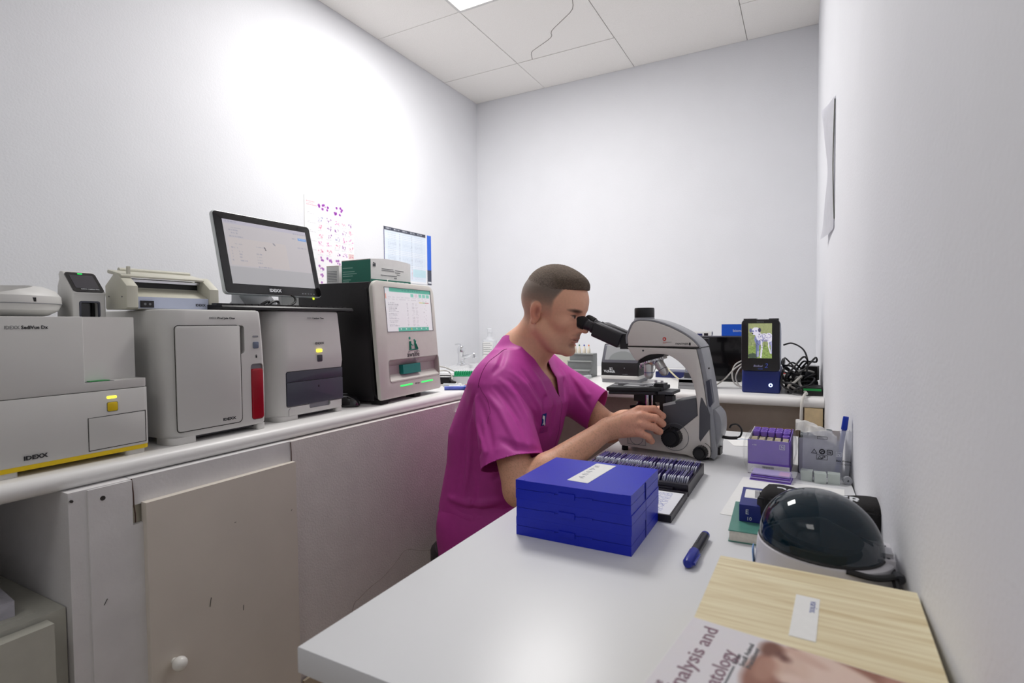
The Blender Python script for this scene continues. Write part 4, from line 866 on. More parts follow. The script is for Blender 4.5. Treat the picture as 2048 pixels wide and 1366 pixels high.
# --- purple-capped tube carton
PUR = mat('purple_card', (124, 92, 196), .45, noise=.06)
t = thing('purple_tube_carton', 'open purple and white carton full of purple-capped tubes, wrapped in clear film', 'box', (-.127, 1.47, DT+.0001), -2)
wd, dp, hh = .094, .140, .088
for nm, b in (('front_wall', box(0, wd, 0, .0015, 0, hh-.003)), ('back_wall', box(0, wd, dp-.0015, dp, 0, hh+.006)), ('base', box(0, wd, 0, dp, 0, .0015))): finish(b, nm, CARD if nm != 'front_wall' else PUR, t)
for nm, x in (('left_wall', 0), ('right_wall', wd-.0015)): finish(prism([(0, 0), (dp, 0), (dp, hh+.006), (0, hh-.002)], x, x+.0015, 'x'), nm, PUR if x else PAPER, t)
finish(box(.0002, wd-.0002, -.0006, .0002, .001, .024), 'white_band', PAPER, t)
for k in range(16): finish(box(.034+k*.0016, .0348+k*.0016, -.001, -.0004, .0135, .0205), 'barcode_bar', GINK, t)
for x0, x1, z in ((.01, .022, .006), (.055, .067, .005), (.012, .03, .0075)): finish(box(x0, x1, -.001, -.0004, z, z+.0016), 'printed_line', GINK, t)
thin(rr(.072, .083, .066, .077, .0005), .0009, -.0004, 'printed_square', WINK, t); text('N', .009, WINK, t, (.0745, -.0004, .0685)); text('+ N', .006, WINK, t, (.01, -.0004, .070))
CRM = mat('cream_card', (208, 196, 172), .8, noise=.1)
for i in range(5):
    for j in range(4):
        finish(box(.005+i*.0178, .0175+i*.0178, .007+j*.012, .0155+j*.012, .045, .080+j*.001, .001), 'card_divider', CRM, t)
cap0 = None
PCAP = mat('purple_cap', (150, 116, 216), .3, noise=.04); GLS = mat('tube_glass', (190, 186, 200), .15, noise=.05)
def capped_tube(name, label, grp, loc, capm, z0, mesh_cache={}):
    q = thing(name, label, 'tube', loc, 0, grp)
    if capm.name not in mesh_cache:
        a = finish(cone((0, 0, 0), (0, 0, .07), .0062, n=14), 'barrel', GLS, q); b = lathe((0, 0, .064), (0, 0, 1), [(.0078, 0), (.0082, .0015), (.0080, .008), (.0084, .0095), (.0084, .012), (.0078, .013), (.0055, .013), (.005, .010), (.001, .010)], 18)
        c = finish(b, 'cap', capm, q); mesh_cache[capm.name] = (a.data, c.data)
    else:
        link_mesh('barrel', mesh_cache[capm.name][0], None, q); link_mesh('cap', mesh_cache[capm.name][1], None, q)
    return q
cth, sth = math.cos(R(-2)), math.sin(R(-2))
for j in range(4):
    for i in range(5):
        lx, ly = .0115+i*.0177, .060+j*.0180
        if j == 0 and i in (0, 1, 2, 3): continue
        capped_tube('purple_tube', 'purple-capped blood tube, %s of the %s row in the purple carton' % (('leftmost', 'second from left', 'middle one', 'second from right', 'rightmost')[i], ('front', 'second', 'third', 'back')[j]) if j else 'single purple-capped tube standing in front of the rows at the right of the purple carton', 'purple-capped tubes in the purple carton', (-.127+lx*cth-ly*sth, 1.47+lx*sth+ly*cth, DT+.016+j*.001-(.004 if j == 0 else 0)), PCAP, 0)
FILM = mat('clear_film', (240, 242, 246), .08, alpha=.16, noise=.01, spec=.8)
def film(name, fn, nu, nv, m, parent):
    V = [fn(i/(nu-1), j/(nv-1)) for j in range(nv) for i in range(nu)]
    return finish(addto(new(), V, [(j*nu+i, j*nu+i+1, (j+1)*nu+i+1, (j+1)*nu+i) for j in range(nv-1) for i in range(nu-1)]), name, m, parent, ang=60)
def wob(u, v, s): return .0016*math.sin(9*u+s)*math.sin(7*v+2*s)+.001*math.sin(23*u-11*v+s)
film('film_wrap', lambda u, v: (-.006-.012*math.sin(PI*v)*math.sin(PI*min(1, u*1.3))+wob(u, v, 1), u*dp*.9, .006+v*.085), 12, 12, FILM, t)
film('film_wrap', lambda u, v: (wd+.004+.009*math.sin(PI*v)*math.sin(PI*u)+wob(u, v, 2), u*dp*.9, .02+v*.08), 12, 12, FILM, t)
film('film_wrap', lambda u, v: (.002+u*.09, -.003-.002*math.sin(PI*u)+wob(u, v, 3)*.8, .03+v*.058), 16, 12, FILM, t)
q = thing('slide_packet', 'stack of purple-edged slide cards in clear wrap in front of the purple carton', 'packet', (-.117, 1.405, DT+.0001), -4)
for k in range(4): finish(box(.001*k, .088-.001*k, .002*k, .055, .0045*k, .0045*k+.0032, .0005), 'card', PUR if k % 2 == 0 else mat('lilac_card', (176, 158, 222), .4, noise=.05), q)
finish(box(-.002, .098, -.002, .056, .0184, .0188), 'clear_wrap', FILM, q); finish(box(.062, .084, .006, .04, .0166, .0180), 'pink_patch', mat('pink_patch', (214, 160, 214), .4, noise=.1), q)
# --- grey-capped tube carton with translucent bag
GBX = mat('grey_card', (172, 172, 186), .5, noise=.06); GCAP = mat('grey_cap', (150, 156, 158), .3, noise=.05)
t = thing('grey_tube_carton', 'open grey carton of grey-capped tubes beside the purple carton', 'box', (-.016, 1.525, DT+.0001), 0)
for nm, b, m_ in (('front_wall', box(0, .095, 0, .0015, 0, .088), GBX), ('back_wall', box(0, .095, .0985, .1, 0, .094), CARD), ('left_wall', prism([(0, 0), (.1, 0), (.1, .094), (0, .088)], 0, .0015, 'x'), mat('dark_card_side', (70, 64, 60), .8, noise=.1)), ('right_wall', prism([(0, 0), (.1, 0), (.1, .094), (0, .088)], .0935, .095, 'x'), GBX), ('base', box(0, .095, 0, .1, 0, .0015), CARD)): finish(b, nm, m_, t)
for j in range(5):
    for i in range(4):
        if j == 0 and i > 0: continue
        capped_tube('grey_tube', 'grey-capped blood tube, %s of the %s row in the grey carton' % (('leftmost', 'second from left', 'second from right', 'rightmost')[i], ('front', 'second', 'third', 'fourth', 'back')[j]) if j else 'single grey-capped tube standing lowest at the front left of the grey carton', 'grey-capped tubes in the grey carton', (-.016+.0125+i*.0185, 1.525+.013+j*.0178, DT+.014+j*.002-(.012 if j == 0 else 0)), GCAP, 0)
t = thing('plastic_bag', 'translucent grey plastic bag printed with recycling symbols, against the right wall', 'bag', (0, 1.50, DT), 0)
BAGM = mat('translucent_bag', (224, 226, 236), .3, alpha=.42, noise=.06, nscale=30, spec=.7)
film('front_film', lambda u, v: (-.006+u*.096+.008*u*v, -.004-.010*math.sin(PI*u)*math.sin(PI*v)+wob(u, v, 4), .001+v*(.106+.008*math.sin(2*u)+.004*u)), 24, 18, BAGM, t)
film('side_film', lambda u, v: (.088+.006*v+wob(u, v, 5)*.6, u*.10, .001+v*.112), 10, 12, BAGM, t)
TOPF = mat('bag_top_white', (226, 224, 220), .35, alpha=.85, noise=.08, nscale=40)
film('crumpled_top', lambda u, v: (-.022+u*.088, .0+v*.05+.006*math.sin(8*u), .122-.030*u*u+.010*math.sin(PI*v)*(1-u*.5)+wob(u, v, 6)*2+(-.012 if v < .12 else 0)), 24, 12, TOPF, t)
def tri(cx, cz, s, nm='symbol'): return thin([(cx-s, cz-s*.8), (cx+s, cz-s*.8), (cx, cz+s*.9)], s*.22, -.0155, nm, INK, t)
tri(.0185, .066, .0058); text('PE', .003, INK, t, (.016, -.0158, .0625))
thin([(.035+.0052*math.cos(R(a)), .0665+.0052*math.sin(R(a))) for a in range(0, 360, 30)], .0022, -.0155, 'symbol', INK, t); finish(tube([(.0325, -.0158, .064), (.035, -.0158, .0675), (.0385, -.0158, .0665)], .0008, 4), 'symbol', INK, t)
thin(rr(.0455, .0560, .0605, .0715, .002), .0014, -.0155, 'symbol', INK, t); text('75', .0062, INK, t, (.0475, -.0158, .0635), bold=.0003)
thin(rr(.0235, .0460, .0475, .0580, .0003), .0008, -.0155, 'symbol', INK, t); tri(.030, .0522, .0040); finish(tube([(.038+.0035*math.cos(i), -.0158, .0525+.0035*math.sin(i*1.3)) for i in range(8)], .0006, 4), 'symbol', INK, t)
thin(rr(.0250, .0455, .0960, .1020, .0003), .0008, -.0125, 'symbol', INK, t); 
thin(rr(.064, .0745, .0575, .068, .0003), .0007, -.0125, 'printed_square', WINK, t); text('N', .008, WINK, t, (.0665, -.0128, .0595))
text('Easy Writing', .0058, INK, t, (.064, -.0125, .0455), bold=.00015); text('Capsule', .0058, INK, t, (.0755, -.0120, .0385)) ; text('for tubes', .0036, GINK, t, (.065, -.0125, .0395))
q = thing('blue_pen', 'blue-capped pen standing upright in the translucent bag by the right wall', 'pen', (.0625, 1.512, DT+.003), 0); q.rotation_euler = (0, R(7), 0)
finish(cone((0, 0, 0), (0, 0, .105), .0048, n=14), 'barrel', mat('pen_grey_blue', (100, 108, 160), .35, noise=.05), q); finish(lathe((0, 0, .104), (0, 0, 1), [(.0062, 0), (.0066, .002), (.0062, .030), (.0055, .032)], 16), 'cap', mat('pen_cap_blue', (14, 52, 170), .3, noise=.03), q)
q.location.x = .068; q.location.z += .012
for k, (x, y, rz) in enumerate([(.003, 1.462, -4), (.0305, 1.452, 3), (.0585, 1.457, -2)]):
    q = thing('cover_glass_box', ['leftmost of three pale clear cover-glass boxes in front of the bag', 'middle clear box of cover glasses, in front of the bag', 'right-hand clear box of cover glasses, beside the small roll'][k], 'box', (x, y, DT+.0001), rz, 'cover glass boxes before the plastic bag')
    finish(box(-.012, .012, -.01, .014, 0, .0225, .0015), 'case', mat('pale_green_clear', (214, 224, 218), .15, noise=.08, alpha=.8, coat=.3), q); finish(box(-.0095, .0095, -.0075, .0115, .002, .018), 'glass_stack', mat('glass_stack', (214, 222, 206), .25, noise=.12, nscale=200), q); finish(box(-.0125, .0125, -.0105, .0145, .0165, .0235, .001), 'lid', MATS['pale_green_clear'], q)
q = thing('thread_roll', 'small grey roll with a hole standing at the wall beside the clear boxes', 'roll', (.086, 1.463, DT+.0095), 8)
o = finish(lathe((0, -.005, 0), (0, 1, 0), [(.0092, 0), (.0095, .001), (.0095, .009), (.0092, .010)], 24), 'roll', mat('grey_roll', (158, 160, 166), .5, noise=.06), q); cut(o, [cone((0, -.02, 0), (0, .02, 0), .0028, n=14)])
# --- teal book, small blue carton, pencil case
t = thing('teal_book', 'teal paperback book lying flat under the black pencil case', 'book', (-.116, .992, DT+.0005), 2)
finish(box(0.0015, .15, .0015, .163, .0015, .0185), 'page_block', mat('page_edge', (226, 222, 210), .8, noise=.1, nscale=200), t); finish(box(0, .151, 0, .165, .0185, .0200, .0005), 'cover', mat('teal_cover', (84, 142, 128), .35, noise=.06), t); finish(box(0, .151, 0, .165, 0, .0015, .0005), 'cover', MATS['teal_cover'], t)
t = thing('ink_carton', 'small navy carton with a white window, lying on the teal book', 'box', (-.104, 1.045, DT+.0208), 2)
finish(box(0, .04, 0, .115, 0, .030, .001), 'carton_body', mat('navy_card', (24, 36, 122), .4, noise=.04), t); q = finish(prism(rr(.006, .036, .045, .10, .003), .0298, .0304, 'z'), 'white_window', PAPER, t)
text('E', .012, WINK, t, (.010, -.0004, .014)); text('10', .009, WINK, t, (.012, -.0004, .003))
FAB = mat('black_fabric', (30, 28, 29), .9, noise=.15, nscale=200, bump=.8, bscale=900)
t = thing('pencil_case', 'long black zipped pencil case with white letters, behind the domed centrifuge', 'case', (-.075, 1.075, DT+.0208), -3)
bm = new(); nu, nv = 26, 24; V = []
for i in range(nu):
    u = i/(nu-1); x = u*.195; e = min(1, min(u, 1-u)*9+.42); sag = .004*math.sin(u*9)
    for j in range(nv):
        a = 2*PI*j/nv; ca, sa = math.cos(a), math.sin(a); q_ = .55
        V.append((x, .038*e*math.copysign(abs(ca)**q_, ca), .029+.029*e*math.copysign(abs(sa)**q_, sa)+sag*(sa > 0)))
F = [(i*nv+j, i*nv+(j+1) % nv, (i+1)*nv+(j+1) % nv, (i+1)*nv+j) for i in range(nu-1) for j in range(nv)]+[tuple(range(nv)), tuple(range((nu-1)*nv+nv-1, (nu-1)*nv-1, -1))]
finish(addto(bm, V, F), 'pouch', FAB, t, ang=50)
finish(tube([(.004, -.030, .046), (.05, -.0405, .050), (.15, -.0405, .050), (.19, -.03, .046)], .0014, 6), 'zip', BLACK, t); finish(box(-.004, .004, -.012, -.003, .040, .052, .001), 'zip_pull', STEEL, t)
text('POINTER', .030, WINK, t, (.030, -.022, .0592), (8, 0, 0), sx=1.05, bold=.0006)
# --- mini centrifuge
t = thing('mini_centrifuge', 'white mini centrifuge with a smoky blue-black domed lid', 'centrifuge', (.018, .862, DT), 0)
CW = mat('centrifuge_white', (214, 212, 218), .35, noise=.03)
Rr = .0765
def cz(x, z): return z-.055*x                        # rim plane drops to the right
V = []; prof = [(.0, 1.07), (.006, 1.075), (.03, 1.045), (.058, 1.012), (.066, 1.0), (.068, .97)]
n = 56
def rad(a):
    x = math.cos(a); y = math.sin(a); base = .0785
    if x > 0: return base*(1+.11*max(0, x)**2*(1-.15*y*y))
    return base
for (z, s) in prof:
    for i in range(n):
        a = 2*PI*i/n; r_ = rad(a)*s; x, y = r_*math.cos(a), r_*math.sin(a); V.append((x, y, z if z < .05 else cz(x, z)))
F = [(k*n+i, k*n+(i+1) % n, (k+1)*n+(i+1) % n, (k+1)*n+i) for k in range(len(prof)-1) for i in range(n)]+[tuple(range(n-1, -1, -1)), tuple(range((len(prof)-1)*n, len(prof)*n))]
finish(addto(new(), V, F), 'base', CW, t)
finish(tube([(Rr*math.cos(a)*.985, Rr*math.sin(a)*.985, cz(Rr*math.cos(a), .0695)) for a in [2*PI*i/40 for i in range(41)]], .0024, 6, 1), 'gasket', BLACK, t)
DOME = mat('smoky_dome', (4, 34, 48), .04, noise=.01, alpha=.76, coat=.2, spec=.5)
V = []; m_ = 18
for k in range(m_+1):
    ph = PI/2*k/m_
    for i in range(n):
        a = 2*PI*i/n; r_ = Rr*math.cos(ph)**.92 if k < m_ else .0001; x, y = r_*math.cos(a), r_*math.sin(a)
        V.append((x, y, cz(x, .069)+.0735*math.sin(ph)**.95))
F = [(k*n+i, k*n+(i+1) % n, (k+1)*n+(i+1) % n, (k+1)*n+i) for k in range(m_) for i in range(n)]
dm = finish(addto(new(), V, F), 'dome_lid', DOME, t, ang=80)
finish(lathe((0, 0, .066), (.1, 0, 1), [(.070, 0), (.066, .003), (.03, .006), (.02, .006)], 40), 'bowl', BLACK, t); finish(lathe((0, 0, .070), (.1, 0, 1), [(.022, 0), (.05, .006), (.052, .014), (.02, .028), (.008, .034)], 24), 'rotor', BLACK, t)
finish(tube([(.028, -.0725, .0655), (.056, -.069, .061), (.078, -.050, .058), (.088, -.038, .056)], lambda a: .0048 if a < .8 else .0066, 8, flat=.8), 'hinge_arm', BLACK, t)
finish(cone((.086, -.048, .0555), (.084, -.040, .0575), .0068, n=16), 'hinge_knob', DARKG, t)
finish(box(.066, .0855, -.02, .045, .056, .068, .003), 'rear_block', CW, t)
finish(box(.070, .084, -.012, .012, .066, .074, .002), 'latch', mat('latch_silver', (190, 190, 196), .3, metal=.5, noise=.04), t)
for x, y in ((.0785, .032), (.0785, -.013)): finish(cone((x, y, .0675), (x, y, .0688), .0022, n=10), 'screw', DARKG, t)
finish(prism(rr(-.012, .012, .01, .05, .004), -.0005, .0005, 'x'), 'blue_sticker', mat('sky_sticker', (110, 160, 220), .4, noise=.04), t).matrix_local = Matrix.Translation((-.0815, .0, .0)) @ Matrix.Rotation(R(-4), 4, 'Y')
for a in (45, 135, 225, 315): finish(cone((.055*math.cos(R(a)), .055*math.sin(R(a)), -.0), (.055*math.cos(R(a)), .055*math.sin(R(a)), .002), .006), 'foot', RUBBER, t)
rel(finish(tube([(.0985, .872, .838), (.100, .80, .832), (.095, .742, .822), (.082, .735, .80), (.070, .745, .787)], .0042, 10), 'power_cord', CABLE_B), t)
# --- light wooden box, book
WOOD = bpy.data.materials.new('light_wood'); WOOD.use_nodes = True; nt = WOOD.node_tree; b_ = nt.nodes['Principled BSDF']; b_.inputs['Roughness'].default_value = .45
tc = nt.nodes.new('ShaderNodeTexCoord'); mp = nt.nodes.new('ShaderNodeMapping'); mp.inputs['Scale'].default_value = (6, 110, 40); nz_ = nt.nodes.new('ShaderNodeTexNoise'); nz_.inputs['Scale'].default_value = 1.0; nz_.inputs['Detail'].default_value = 5; nz_.inputs['Distortion'].default_value = .4
cr = nt.nodes.new('ShaderNodeValToRGB'); cr.color_ramp.elements[0].position = .32; cr.color_ramp.elements[0].color = (*lin((212, 192, 148)), 1); cr.color_ramp.elements[1].position = .62; cr.color_ramp.elements[1].color = (*lin((238, 227, 192)), 1)
nt.links.new(tc.outputs['Object'], mp.inputs[0]); nt.links.new(mp.outputs[0], nz_.inputs['Vector']); nt.links.new(nz_.outputs['Fac'], cr.inputs[0]); nt.links.new(cr.outputs[0], b_.inputs['Base Color'])
t = thing('wooden_box', 'light wooden slide box with a white handwritten label, in the right foreground', 'box', (-.1015, .43, DT+.0001), -1.2)
finish(box(0, .2045, 0, .308, 0, .052, .001), 'body', WOOD, t); finish(box(-.0005, .205, -.0005, .3085, .054, .077, .0012), 'lid', WOOD, t); finish(box(.001, .204, .001, .307, .050, .056), 'joint', mat('wood_joint', (150, 120, 76), .7, noise=.2), t)
q = finish(box(-.0115, .0115, -.046, .046, 0, .0004), 'paper_label', PAPER, t); q.location = (.0985, .195, .0771); q.rotation_euler = (0, 0, R(-2))
q = text('varios.', .0105, mat('pencil_blue', (150, 156, 196), .8, noise=.05), t, (.103, .232, .0777), (0, 0, -92), shear=.15)
t = thing('textbook', 'white textbook with a brown dog photograph lying on the light wooden box', 'book', (-.096, .545, DT+.0775), -8)
bw, bh = .205, -.28
finish(box(.001, bw-.001, bh+.001, -.001, .0012, .0118), 'page_block', MATS['page_edge'], t); finish(box(0, bw, bh, 0, 0, .0012, .0003), 'cover', PAPER, t); finish(box(0, bw, bh, 0, .0118, .0130, .0003), 'cover', PAPER, t)
im = Img(200, 270, (224, 220, 224)); rg = np.random.default_rng(4)
BR = (150, 104, 88); LT = (230, 206, 192); DK = (104, 66, 58)
hd = (((im.X/im.w-.80)/.51)**2+((im.Y/im.h-.20)/.30)**2 < 1)
im.mask(hd, BR); im.mask(hd & (im.Y/im.h < .05) & (im.X/im.w > .75), (176, 130, 114))
im.ell(.36, .05, .05, .05, (120, 78, 64)); im.ell(.62, .10, .22, .09, LT, .9, 18); im.ell(.44, .12, .08, .07, (214, 184, 168), .9); im.ell(.36, .16, .045, .07, (176, 132, 114), .9); im.ell(.41, .072, .030, .018, DK, .95, 30); im.ell(.48, .035, .10, .022, (206, 172, 156), .9, 15)
im.ell(.50, .20, .09, .05, (224, 198, 184), .9, 20); im.ell(.455, .225, .035, .022, DK, .95, 10); im.ell(.66, .19, .06, .035, (112, 72, 64), .9, 25); im.ell(.80, .24, .16, .10, (150, 100, 90), .9); im.ell(.72, .30, .14, .06, (196, 158, 146), .8)
im.a = im.a+rg.normal(0, 2.5, im.a.shape)
k_ = np.ones(7)/7
for c_ in range(3):
    for ax in (0, 1): im.a[:, :, c_] = np.apply_along_axis(lambda r: np.convolve(np.pad(r, 3, mode='edge'), k_, 'valid'), ax, im.a[:, :, c_])
im.mesh('cover_print', bw, -bh, PRINT, t, fn=lambda u, v: (.0008+u*(bw-.0016), bh+.0008+v*(-bh-.0016), .0133))
TXT = mat('plum_print', (140, 110, 124), .6, noise=.05)
text('Urinalysis and', .0185, TXT, t, (.0275, -.140, .0135), (0, 0, 90), bold=.0001, width=.128)
text('Hematology', .0185, TXT, t, (.0505, -.130, .0135), (0, 0, 90), bold=.0001, width=.092)
text('The', .011, TXT, t, (.0125, -.128, .0135), (0, 0, 90))
for k, (s_, w_) in enumerate((('for the', .016), ('Small Animal', .038), ('Practitioner', .034))): text(s_, .0062, GINK, t, (.0545+k*.0055, -.054, .0135), (0, 0, 90), width=w_)
finish(box(.0525, .0540, -.110, -.058, .0133, .0137), 'rule', GINK, t)
# ------------------------------------------------------------------ microscope (local x runs from the eyepieces to the back, y away from the camera)
IV = mat('ivory_enamel', (222, 216, 210), .32, noise=.02)
MG = mat('microscope_grey', (150, 151, 156), .4, noise=.03)
MDG = mat('microscope_dark_grey', (88, 88, 93), .45, noise=.04)
t = thing('microscope', 'ivory and grey laboratory microscope the man is looking into', 'microscope', (-.479, 1.566, DT+.0001), -4.1)
def off_outline(P, d):
    out = []; n = len(P)
    for i, p in enumerate(P):
        a = Vector(P[max(i-1, 0)]); b = Vector(P[min(i+1, n-1)]); q = (b-a).normalized(); out.append((p[0]-q.y*d, p[1]+q.x*d))
    return out
def crv(P, k=4): return [(v.x, v.z) for v in smooth_path([(x, 0, z) for x, z in P], k)]
outer_arm = crv([(.262, .004), (.266, .025), (.261, .099), (.249, .194), (.237, .261), (.227, .3065)])
inner_arm = off_outline(outer_arm, .013)
arch = crv([(.085, .286), (.115, .288), (.143, .283), (.173, .262), (.195, .235), (.209, .198), (.215, .164), (.218, .121)])
white = inner_arm+[(.016, .3075), (.035, .276), (.045, .266), (.070, .281)]+arch+[(.163, .071), (-.006, .074), (-.012, .066), (-.012, .026), (-.004, .014), (.19, .008), (.205, .003)]
AW_ = .100
o = finish(prism(white, 0, AW_, 'y', .0035, 2, 40), 'arm_and_base', IV, t)
finish(box(-.012, .15, .095, .135, .012, .070, .004), 'base_far_side', IV, t)
finish(prism(list(outer_arm)+list(reversed(off_outline(outer_arm, .0122))), .0015, AW_-.0015, 'y', .002, 2, 40), 'back_strip', MG, t)
hd_out = crv([(.227, .3095), (.211, .329), (.184, .349), (.143, .370), (.100, .3845), (.062, .389), (.044, .387), (.029, .377), (.017, .352), (.011, .335), (.013, .316)])
hd_in = [p for p in off_outline(hd_out, .006) if p[1] > .312]
finish(prism(hd_in+[(.0185, .3098), (.219, .3098)], 0, AW_, 'y', .003, 2, 40), 'head', IV, t)
finish(prism(list(hd_out)+list(reversed(off_outline(hd_out, .0055))), .002, AW_-.002, 'y', .0015, 2, 40), 'head_grey_edge', MG, t)
finish(box(.016, .222, .0012, AW_-.0012, .3068, .310), 'head_seam', SEAM, t)
ul = crv([(.03, .300), (.08, .3005), (.13, .298), (.165, .285), (.192, .262), (.212, .225), (.224, .18), (.231, .13)])
finish(cone((.065, -.0006, .297), (.065, .002, .297), .0028, n=14), 'clamp_screw', DARKG, t)
# grey side inset, port in the back, ports
finish(prism([(.2275, .172), (.2315, .170), (.251, .127), (.2515, .088), (.226, .050), (.2225, .058), (.2235, .14)], -.0010, .003, 'y', .0006), 'side_inset', MDG, t)
finish(prism([(.240, .216), (.250, .222), (.259, .16), (.2515, .146), (.2475, .15)], -.0002, .02, 'y', .001), 'carry_recess', SLATE, t)
finish(prism(crv([(.262, .14), (.276, .12), (.278, .08), (.268, .04), (.262, .035)])+[(.255, .035), (.255, .14)], .012, AW_-.012, 'y', .004, 2, 40), 'rear_bulge', MG, t)
finish(box(.2415, .244, .002, .012, .262, .266), 'rear_port', SEAM, t).location = (.004, 0, -.012)
finish(box(.262, .272, .03, .06, .012, .032, .002), 'power_switch', BLACK, t)
# focus housing
finish(prism([(.121, .069), (.121, .146), (.155, .155), (.2145, .170), (.219, .120), (.163, .070)], .0042, AW_-.004, 'y', .002, 2), 'focus_housing', MDG, t)
finish(prism([(.1212, .1462), (.155, .1565), (.158, .1485), (.1212, .139)], .0035, AW_-.003, 'y', .001), 'housing_cap', mat('light_grey_cap', (186, 186, 186), .35, noise=.04), t)
def knob(name, x, z, r_, y0, y1, m=BLACK, teeth=26):
    bm = new(); n_ = teeth*4; V = []
    for (rf, y) in ((.9, y0), (1, y0+.003), (1, y1-.003), (.93, y1), (.7, y1), (.66, y1-.003)):
        for i in range(n_):
            a = 2*PI*i/n_; q = r_*rf*(1-(.045 if i % 4 in (0, 1) and rf == 1 else 0)); V.append((x+q*math.cos(a), y, z+q*math.sin(a)))
    F = [(k*n_+i, k*n_+(i+1) % n_, (k+1)*n_+(i+1) % n_, (k+1)*n_+i) for k in range(5) for i in range(n_)]+[tuple(range(n_)), tuple(range(5*n_, 6*n_))]
    return finish(addto(bm, V, F), name, m, t, ang=28)
def ring(x, z, r_, name='ring_seam', a0=0, a1=360, m=GINK):
    return thin([(x+r_*math.cos(R(a)), z+r_*math.sin(R(a))) for a in np.linspace(a0, a1, 40)], .0011, -.0006, name, m, t, False)
KX, KZ = .152, .057
knob('coarse_focus_knob', KX, KZ, .0265, .0, -.026); knob('coarse_focus_knob', KX, KZ, .0265, AW_, AW_+.026)
finish(prism([(KX-.008, KZ+.022), (KX+.004, KZ+.022), (KX-.004, KZ+.033)], -.020, -.014, 'y', .001), 'torque_tab', BLACK, t)
ring(KX+.004, KZ-.001, .0385)
knob('light_knob', .229, .0225, .0185, .0, -.020, teeth=18); knob('light_knob', .229, .0225, .0185, AW_, AW_+.018, teeth=18)
ring(.233, .026, .0215, 'light_scale', 0, 75, INK)
thin([(.018, .022), (.072, .0215), (.072, .052), (.018, .052)], .0009, -.0006, 'lamp_hatch', GINK, t); ring(.045, .041, .019, 'lamp_ring', 180, 360)
for x, y in ((.005, .012), (.235, .012), (.005, .09), (.235, .088)): finish(cone((x, y, 0), (x, y, .014), .0095), 'foot', RUBBER, t)
# emblem and name
RED = mat('logo_red', (214, 70, 60), .5, noise=.04)
finish(lathe((.127, 0, .331), (0, -1, 0), [(.0052, 0), (.0052, .0006)], 20), 'emblem', RED, t); text('e', .0085, WINK, t, (.1245, -.0007, .3285), bold=.0003)
thin([(.123, .322), (.134, .322)], .0007, -.0003, 'printed_line', RED, t, False); thin([(.134, .322), (.147, .3225)], .0007, -.0003, 'printed_line', GINK, t, False); thin([(.123, .319), (.130, .319)], .0006, -.0003, 'printed_line', RED, t, False)
text('PANTHERA', .0072, INK, t, (.157, -.0006, .3155), width=.040, shear=.25); finish(box(.1955, .1995, -.0008, .0, .314, .3215), 'name_block', BLACK, t)
# photo port and cap
finish(lathe((.052, .05, .380), (0, 0, 1), [(.031, 0), (.030, .008), (.0285, .013)], 32), 'port_ring', MG, t)
finish(lathe((.052, .05, .392), (0, 0, 1), [(.0285, 0), (.029, .001), (.029, .026), (.0275, .029), (.020, .0295)], 32), 'port_cap', BLACK, t)
# binocular tubes
BT = mat('binocular_black', (44, 42, 46), .38, noise=.05)
for y in (.020, .082):
    e = Vector((-.152, y, .3860)) if y < .05 else Vector((-.152, y, .3860)); h = Vector((.010, y, .3190)); d = (h-e).normalized()
    finish(lathe(e, d, [(.0145, .002), (.0185, 0), (.0208, .003), (.0215, .012), (.0195, .030), (.0175, .031)], 28, False), 'eye_cup', RUBBER, t)
    finish(lathe(e, d, [(.0125, .002), (.0120, .010), (.001, .011)], 24), 'eye_lens', GLOSS, t)
    finish(lathe(e, d, [(.0160, .028), (.0170, .030), (.0170, .036), (.0155, .038), (.0155, .052), (.0180, .054), (.0180, .060), (.0165, .062), (.0165, .10)], 28), 'tube', BT, t)
    bm = prism(rr(-.0245, .0215, -.021, .021, .008), 0, .092, 'x', .003, 2, 40)
    for v in bm.verts: v.co = Vector((v.co.x, v.co.y, v.co.z))
    q = finish(bm, 'prism_housing', BT, t, ang=40)
    # x axis of the block -> tube axis
    xa = d; ya = Vector((0, 1, 0)); za = xa.cross(ya); M_ = Matrix((xa, ya, za)).transposed().to_4x4(); 
    # block outline was built as (y,z); centre it on the axis, sagging below it
    M_.translation = e+d*.066+Vector((0, -.001 if y < .05 else .001, 0)); q.data.transform(Matrix.Rotation(PI/2, 4, 'X')); q.matrix_local = M_
text('1', .005, WINK, t, (-.139, -.0005, .362), (90, 0, 0))
finish(box(-.008, .020, .008, .092, .300, .345, .006), 'hinge_block', BT, t)
# nosepiece and objectives
NP = Vector((.077, .05, .2725)); nd = Vector((-.26, 0, -1)).normalized()
finish(prism([(.046, .268), (.086, .292), (.128, .288), (.118, .280), (.05, .259)], .010, .090, 'y', .003), 'nosepiece_mount', BLACK, t)
def knurl(p, ax, r_, h_, nn=30):
    u, v, d = frame_of(ax); p = Vector(p); V = []; n_ = nn*4
    for (rf, tt) in ((.93, 0), (1, .0015), (1, h_-.0015), (.93, h_)):
        for i in range(n_):
            a = 2*PI*i/n_; q = r_*rf*(1-(.05 if i % 4 in (0, 1) and rf == 1 else 0)); V.append(p+d*tt+(u*math.cos(a)+v*math.sin(a))*q)
    F = [(k*n_+i, k*n_+(i+1) % n_, (k+1)*n_+(i+1) % n_, (k+1)*n_+i) for k in range(3) for i in range(n_)]+[tuple(range(n_)), tuple(range(3*n_, 4*n_))]
    return addto(new(), V, F)
nd = Vector((.30, 0, -1)).normalized()
finish(knurl(NP+Vector((.002, 0, 0)), nd, .038, .011), 'knurled_ring', CHROME, t)
hub = NP+nd*.010; finish(lathe(hub, nd, [(.030, 0), (.026, .008), (.012, .012)], 28), 'turret', STEEL, t)
OBJM = mat('objective_satin', (206, 206, 204), .28, metal=.55, noise=.03)
